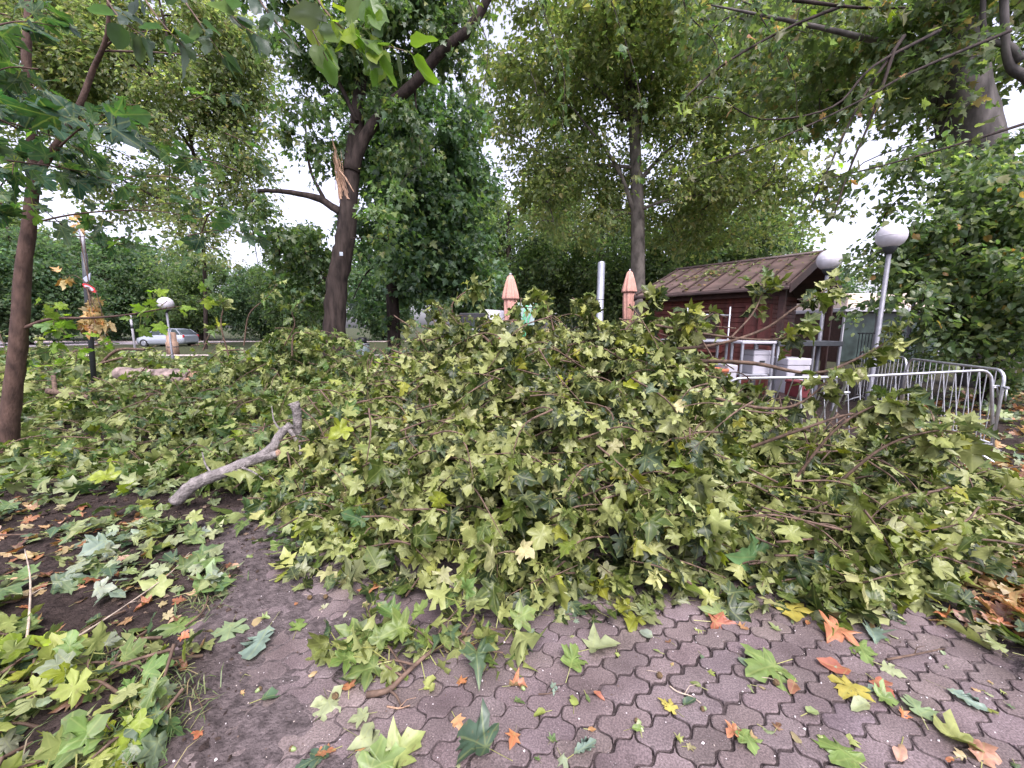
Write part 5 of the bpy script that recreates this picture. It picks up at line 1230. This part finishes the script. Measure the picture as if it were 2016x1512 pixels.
for a in [
    (925, 1460, 92, DGR, 'large dark green maple leaf at the bottom edge of the paving'), (652, 1400, 62, PAL, 'pale green maple leaf lying flat left below the small branch'),
    (703, 1416, 38, PAL, 'small folded pale leaf below the thick end of the small branch'), (1022, 1354, 34, ORG, 'bright orange curled leaf right of the small branch'),
    (1312, 1390, 34, YEL, 'small bright yellow leaf beside a dark leaf on the paving'), (1358, 1386, 34, DGR, 'dark oval leaf beside the small bright yellow leaf', T_oval),
    (1640, 1314, 60, ORD, 'long rust red curled leaf on the paving at the right', T_oval), (1668, 1362, 56, YEL, 'yellow leaf with a green half below the rust red curled leaf'),
    (1440, 1446, 30, ORG, 'small orange leaf near the bottom right of the paving'), (1770, 1488, 56, SAL, 'pale salmon leaf at the bottom edge right of the green leaf pair', T_oval),
    (1692, 1394, 44, PAL, 'pale narrow leaf between the yellow leaf and the green leaf pair', T_oval), (1478, 1468, 46, GRN, 'small green leaf above the bottom edge in the paving joints'),
    (1640, 1475, 80, GRN, 'green leaf cluster at the bottom edge left of the salmon leaf', T_maple), (1256, 1438, 30, GRN, 'little green pointed leaf near the acorn', T_oval),
    (512, 1268, 82, TEA, 'grey green lobed oak leaf on the sandy dirt at the left of the paving', T_oak), (725, 1160, 36, ORG, 'crumpled orange leaf at the left foot of the fallen tree'),
    (1130, 1296, 62, GRN, 'green leaf bunch on the paving right of the small branch', T_maple), (1500, 1322, 84, GRN, 'flat green leaf bunch with a yellow stalk at the middle right', T_maple),
    (1640, 1250, 70, ORG, 'large crumpled orange brown leaf at the right foot of the fallen tree', T_plane), (1432, 1232, 62, ORD, 'rusty curled leaf under the drooping edge of the fallen tree', T_plane),
    (1935, 1478, 72, (.34,.18,.12), 'big dry pinkish brown leaf in the bottom right corner'), (1150, 1476, 52, TEA, 'teal lobed leaf near the bottom edge middle of the paving', T_oak),
    (645, 1484, 34, ORG, 'small orange leaf near the bottom edge left of the pale bunch'), (688, 1350, 32, ORG, 'orange leaf at the thick end of the small branch'),
    (740, 1480, 92, PAL, 'pale leaf of the bunch at the bottom edge, left one', T_maple), (800, 1476, 84, (.22, .26, .08), 'yellowish pointed leaf of the bunch at the bottom edge, right one', T_planeflat),
    (765, 1505, 90, GRN, 'green leaf of the bunch at the bottom edge, lowest one', T_maple), (610, 1505, 60, DGR, 'dark bluish green leaf at the bottom edge left of the pale bunch'),
    (1190, 1275, 66, PAL, 'pale drooping leaf with its tip towards the acorns', T_planeflat), (1560, 1358, 34, BRN, 'round brown leaf beside the flat green leaf bunch', T_oval),
    (1180, 1374, 26, ORD, 'tiny narrow rust leaf between two paving joints', T_oval), (1748, 1380, 36, GRN, 'green leaf right of the yellow leaf with a green half'),
    (1800, 1392, 50, (.17, .23, .11), 'light green leaf at the right part of the paving'), (1900, 1380, 54, TEA, 'grey teal lobed leaf far right on the paving', T_oak),
    (1900, 1465, 72, (.22, .24, .07), 'long yellow green leaf above the dry pinkish brown leaf', T_planeflat), (1760, 1325, 34, PAL, 'pale curled little leaf with a dark shadow at the right of the paving'),
    (1740, 1360, 36, ORD, 'reddish leaf just above the green leaf at the right'), (1130, 1382, 26, (.2, .24, .06), 'round yellowish green leaf left of the tiny rust leaf', T_oval),
    (1090, 1360, 22, TEA, 'tiny grey green leaf right of the bright orange curled leaf'), (1720, 1255, 44, TEA, 'pale blue green square leaf hanging at the right foot of the fallen tree'),
    (1600, 1405, 30, (.2, .25, .1), 'half yellow leaf left of the round brown leaf', T_oval), (1700, 1290, 56, GRN, 'ragged green leaf above the rust red curled leaf', T_maple),
    (590, 1230, 40, GRN, 'small green leaf on the dirt above the oak leaf'), (450, 1255, 60, (.15, .2, .1), 'star shaped green leaf left of the oak leaf'),
    (340, 1240, 70, GRN, 'bright green pointed leaf standing up on the dark soil at left', T_maple), (1560, 1090 + 120, 60, YEL, 'yellow green leaf lying under the right edge of the fallen tree')]:
    one_leaf(*a)
lf_ = one_leaf(1470, 1098, 70, (.10, .19, .07), 'large fresh green folded leaf on top of the fallen tree front', T_planeflat, 200, tilt=.6); lf_.location = tuple(at(1470, 1098, 2.25)); lf_.rotation_euler = (R(35), R(20), 0)

def seedball(px, py, r, label):
    p = gr(px, py); p[2] = r * .9; root = thing('seed_ball', label, 'seed ball', p, group='plane tree seed balls'); mb = MB()
    prof = [(r * math.sin(t), -r * math.cos(t)) for t in np.linspace(.05, math.pi - .05, 12)]; mb.lathe(prof, sides=20, mod=lambda a, z: 1 + rng.normal(0, .05, len(a))); mb.build('ball', M_seed, root)
    mb = MB(); mb.tube(spline([[0, 0, r * .6], [-.02, .01, r * .7], [-.05, .03, -.004]], 4), .0014, 5); mb.build('stalk', M_pale, root)
seedball(1298, 1334, .014, 'brown seed ball with a long stalk in the middle of the paving'); seedball(660, 1376, .015, 'brown seed ball left of the thick end of the small branch')
seedball(641, 1178, .013, 'brown seed ball on the dirt by the left foot of the fallen tree'); seedball(1527, 1348, .014, 'brown seed ball under the flat green leaf bunch'); seedball(610, 1180, .014, 'brown seed ball beside a green leaf scrap at the upper left of the paving')
def acorn(px, py, label):
    p = gr(px, py); p[2] = .008; root = thing('acorn', label, 'acorn', p, rng.uniform(0, 6), group='green acorns'); mb = MB()
    mb.lathe([(.001, -.012), (.006, -.008), (.0085, 0), (.0085, .006), (.007, .011)], sides=14); b_ = mb.build('nut', M_acorn, root); mb = MB(); mb.lathe([(.0095, .006), (.010, .010), (.007, .015), (.002, .017)], sides=14, mod=lambda a, z: 1 + .04 * np.sin(7 * a)); mb.build('cup', M_seed, root)
    root.rotation_euler = (R(80), 0, rng.uniform(0, 6))
acorn(578, 1478, 'green acorn left of the bunch at the bottom edge'); acorn(508, 1362, 'green acorn on the sandy dirt'); acorn(1257, 1424, 'pale acorn just above the little green pointed leaf'); acorn(1386, 1398, 'pale acorn right of the dark oval leaf'); acorn(1030, 1358, 'pale acorn touching the bright orange curled leaf')

def stick(poly, r0, mt, label):
    P = [gr(x, y, z) for x, y, z in poly]; P = [V3([p[0], p[1], max(float(ground_z(p[0], p[1])), 0) + z + .004]) for p, (_, _, z) in zip(P, poly)]
    s2 = spline(P, 6); mb = MB(); mb.tube(s2 - s2[0], np.linspace(r0, r0 * .5, len(s2)), 7, wob=.06)
    if len(s2) > 10: m_ = len(s2) // 2; e_ = s2[m_] - s2[0]; mb.tube([e_, e_ + [.03, .02, .02], e_ + [.07, .02, .03]], [r0 * .5, r0 * .35, r0 * .15], 5)
    o = mb.build('fallen_twig', mt); o.location = tuple(s2[0]); tag(o, label, 'twig', group='loose twigs on the ground')
stick([(52, 1292, .05), (60, 1220, .12), (62, 1150, .14), (52, 1098, .10)], .006, M_pale, 'pale peeled twig standing among leaves at the left')
stick([(70, 1318, .03), (160, 1258, .05), (240, 1205, .06), (330, 1140, .07), (375, 1095, .06)], .0055, M_pale, 'long straight pale twig crossing the dark soil')
stick([(-10, 1345, .05), (30, 1318, .06), (55, 1296, .05)], .009, M_twig, 'dark thick twig at the left edge above the leaf heap')
stick([(255, 1332, .01), (300, 1290, .02), (330, 1262, .03)], .006, M_twig, 'dark twig beside the bright green standing leaf')
stick([(365, 1235, .01), (400, 1205, .02), (412, 1170, .04), (418, 1132, .07)], .006, M_twig, 'bent grey twig leaning at the upper left edge of the dirt')
stick([(108, 1252, .01), (150, 1265, .01), (200, 1260, .01), (260, 1268, .01)], .003, M_twig, 'thin dark root like twig on the soil')
stick([(1318, 1352, .002), (1335, 1364, .008), (1360, 1372, .006), (1380, 1386, .002)], .0035, M_pale, 'small pale bark strip in the middle of the paving')
stick([(762, 1392, .002), (785, 1396, .004), (808, 1390, .002)], .0045, M_wood, 'short pink splinter under the small branch')
stick([(385, 1372, .002), (398, 1400, .004), (406, 1424, .002)], .003, M_twig, 'tiny brown twig on the sandy dirt')
stick([(1745, 1300, .01), (1800, 1290, .02), (1860, 1278, .03)], .006, M_twig, 'reddish brown twig at the right edge of the paving')
stick([(0, 1075, .03), (60, 1068, .03), (130, 1066, .02)], .006, M_twig, 'brown twig on the dark soil below the young maple')
stick([(1060, 1368, .002), (1080, 1367, .003), (1100, 1362, .002)], .003, M_twig, 'thin dark twig beside the acorn at the orange leaf')

# grass tufts
gb = MB()
for (x0, y0, nn, rad) in ((250, 1480, 150, .10), (310, 1440, 110, .09), (330, 1370, 70, .06), (400, 1195, 70, .06), (240, 1290, 50, .06), (150, 1510, 90, .08), (295, 1335, 40, .05), (430, 1150, 50, .08)):
    c_ = gr(x0, y0); n = nn; P = np.column_stack([c_[0] + rng.normal(0, rad, n), c_[1] + rng.normal(0, rad, n)]); P = np.column_stack([P, ground_z(P[:, 0], P[:, 1])])
    D = nrm(gauss(n, (.8, .8, .1)) + [0, 0, .8]); L = rng.uniform(.05, .12, n); sd_ = nrm(np.cross(D, [0, 0, 1])) * .0022
    M1 = P + D * (L * .55)[:, None]; E1 = P + D * L[:, None] + np.array([0, 0, -1]) * (L * .35)[:, None] + D * [.3, .3, 0] * L[:, None]
    V = np.stack([P - sd_, P + sd_, M1 + sd_, M1 - sd_, E1], 1).reshape(-1, 3); i = (np.arange(n) * 5)[:, None]
    cc = np.repeat(colours(n, [(.10, .15, .05), (.2, .22, .1), (.3, .24, .14)], [4, 2, 1]), 5, 0)
    k0 = gb.n; gb.add(V, i + np.array([[0, 1, 2, 3]]), cc); gb.f.append(i + np.array([[3, 2, 4]]) + k0); gb.sm.append(np.full(n, False))
tag(gb.build('grass', M_grass), kind='stuff')

n = 5200; q = np.column_stack([rng.uniform(-5.5, -.9, n), rng.uniform(.9, 4.6, n)]); q = q[path_sd(q[:, 0], q[:, 1]) < .12]; cb = MB(); zz_ = ground_z(q[:, 0], q[:, 1])
for k in range(len(q)):
    s_ = .0055 * math.exp(rng.normal(0, .55)) * (.6 + .25 * q[k, 1]); c_ = np.array([q[k, 0], q[k, 1], zz_[k] + s_ * .3]); v_ = np.array([[1, 0, 0], [-1, 0, 0], [0, 1, 0], [0, -1, 0], [0, 0, .8], [0, 0, -1.0]]) * s_ * rng.uniform(.5, 1.6, (6, 1))
    cb.add(v_ + c_, np.array([[0, 2, 4], [2, 1, 4], [1, 3, 4], [3, 0, 4], [2, 0, 5], [1, 2, 5], [3, 1, 5], [0, 3, 5]]), np.array([(.06, .043, .038), (.10, .07, .055), (.30, .22, .16), (.035, .025, .022)][rng.choice(4, p=[.45, .25, .1, .2])]))
tag(cb.build('soil_crumbs', M_soil), kind='stuff')
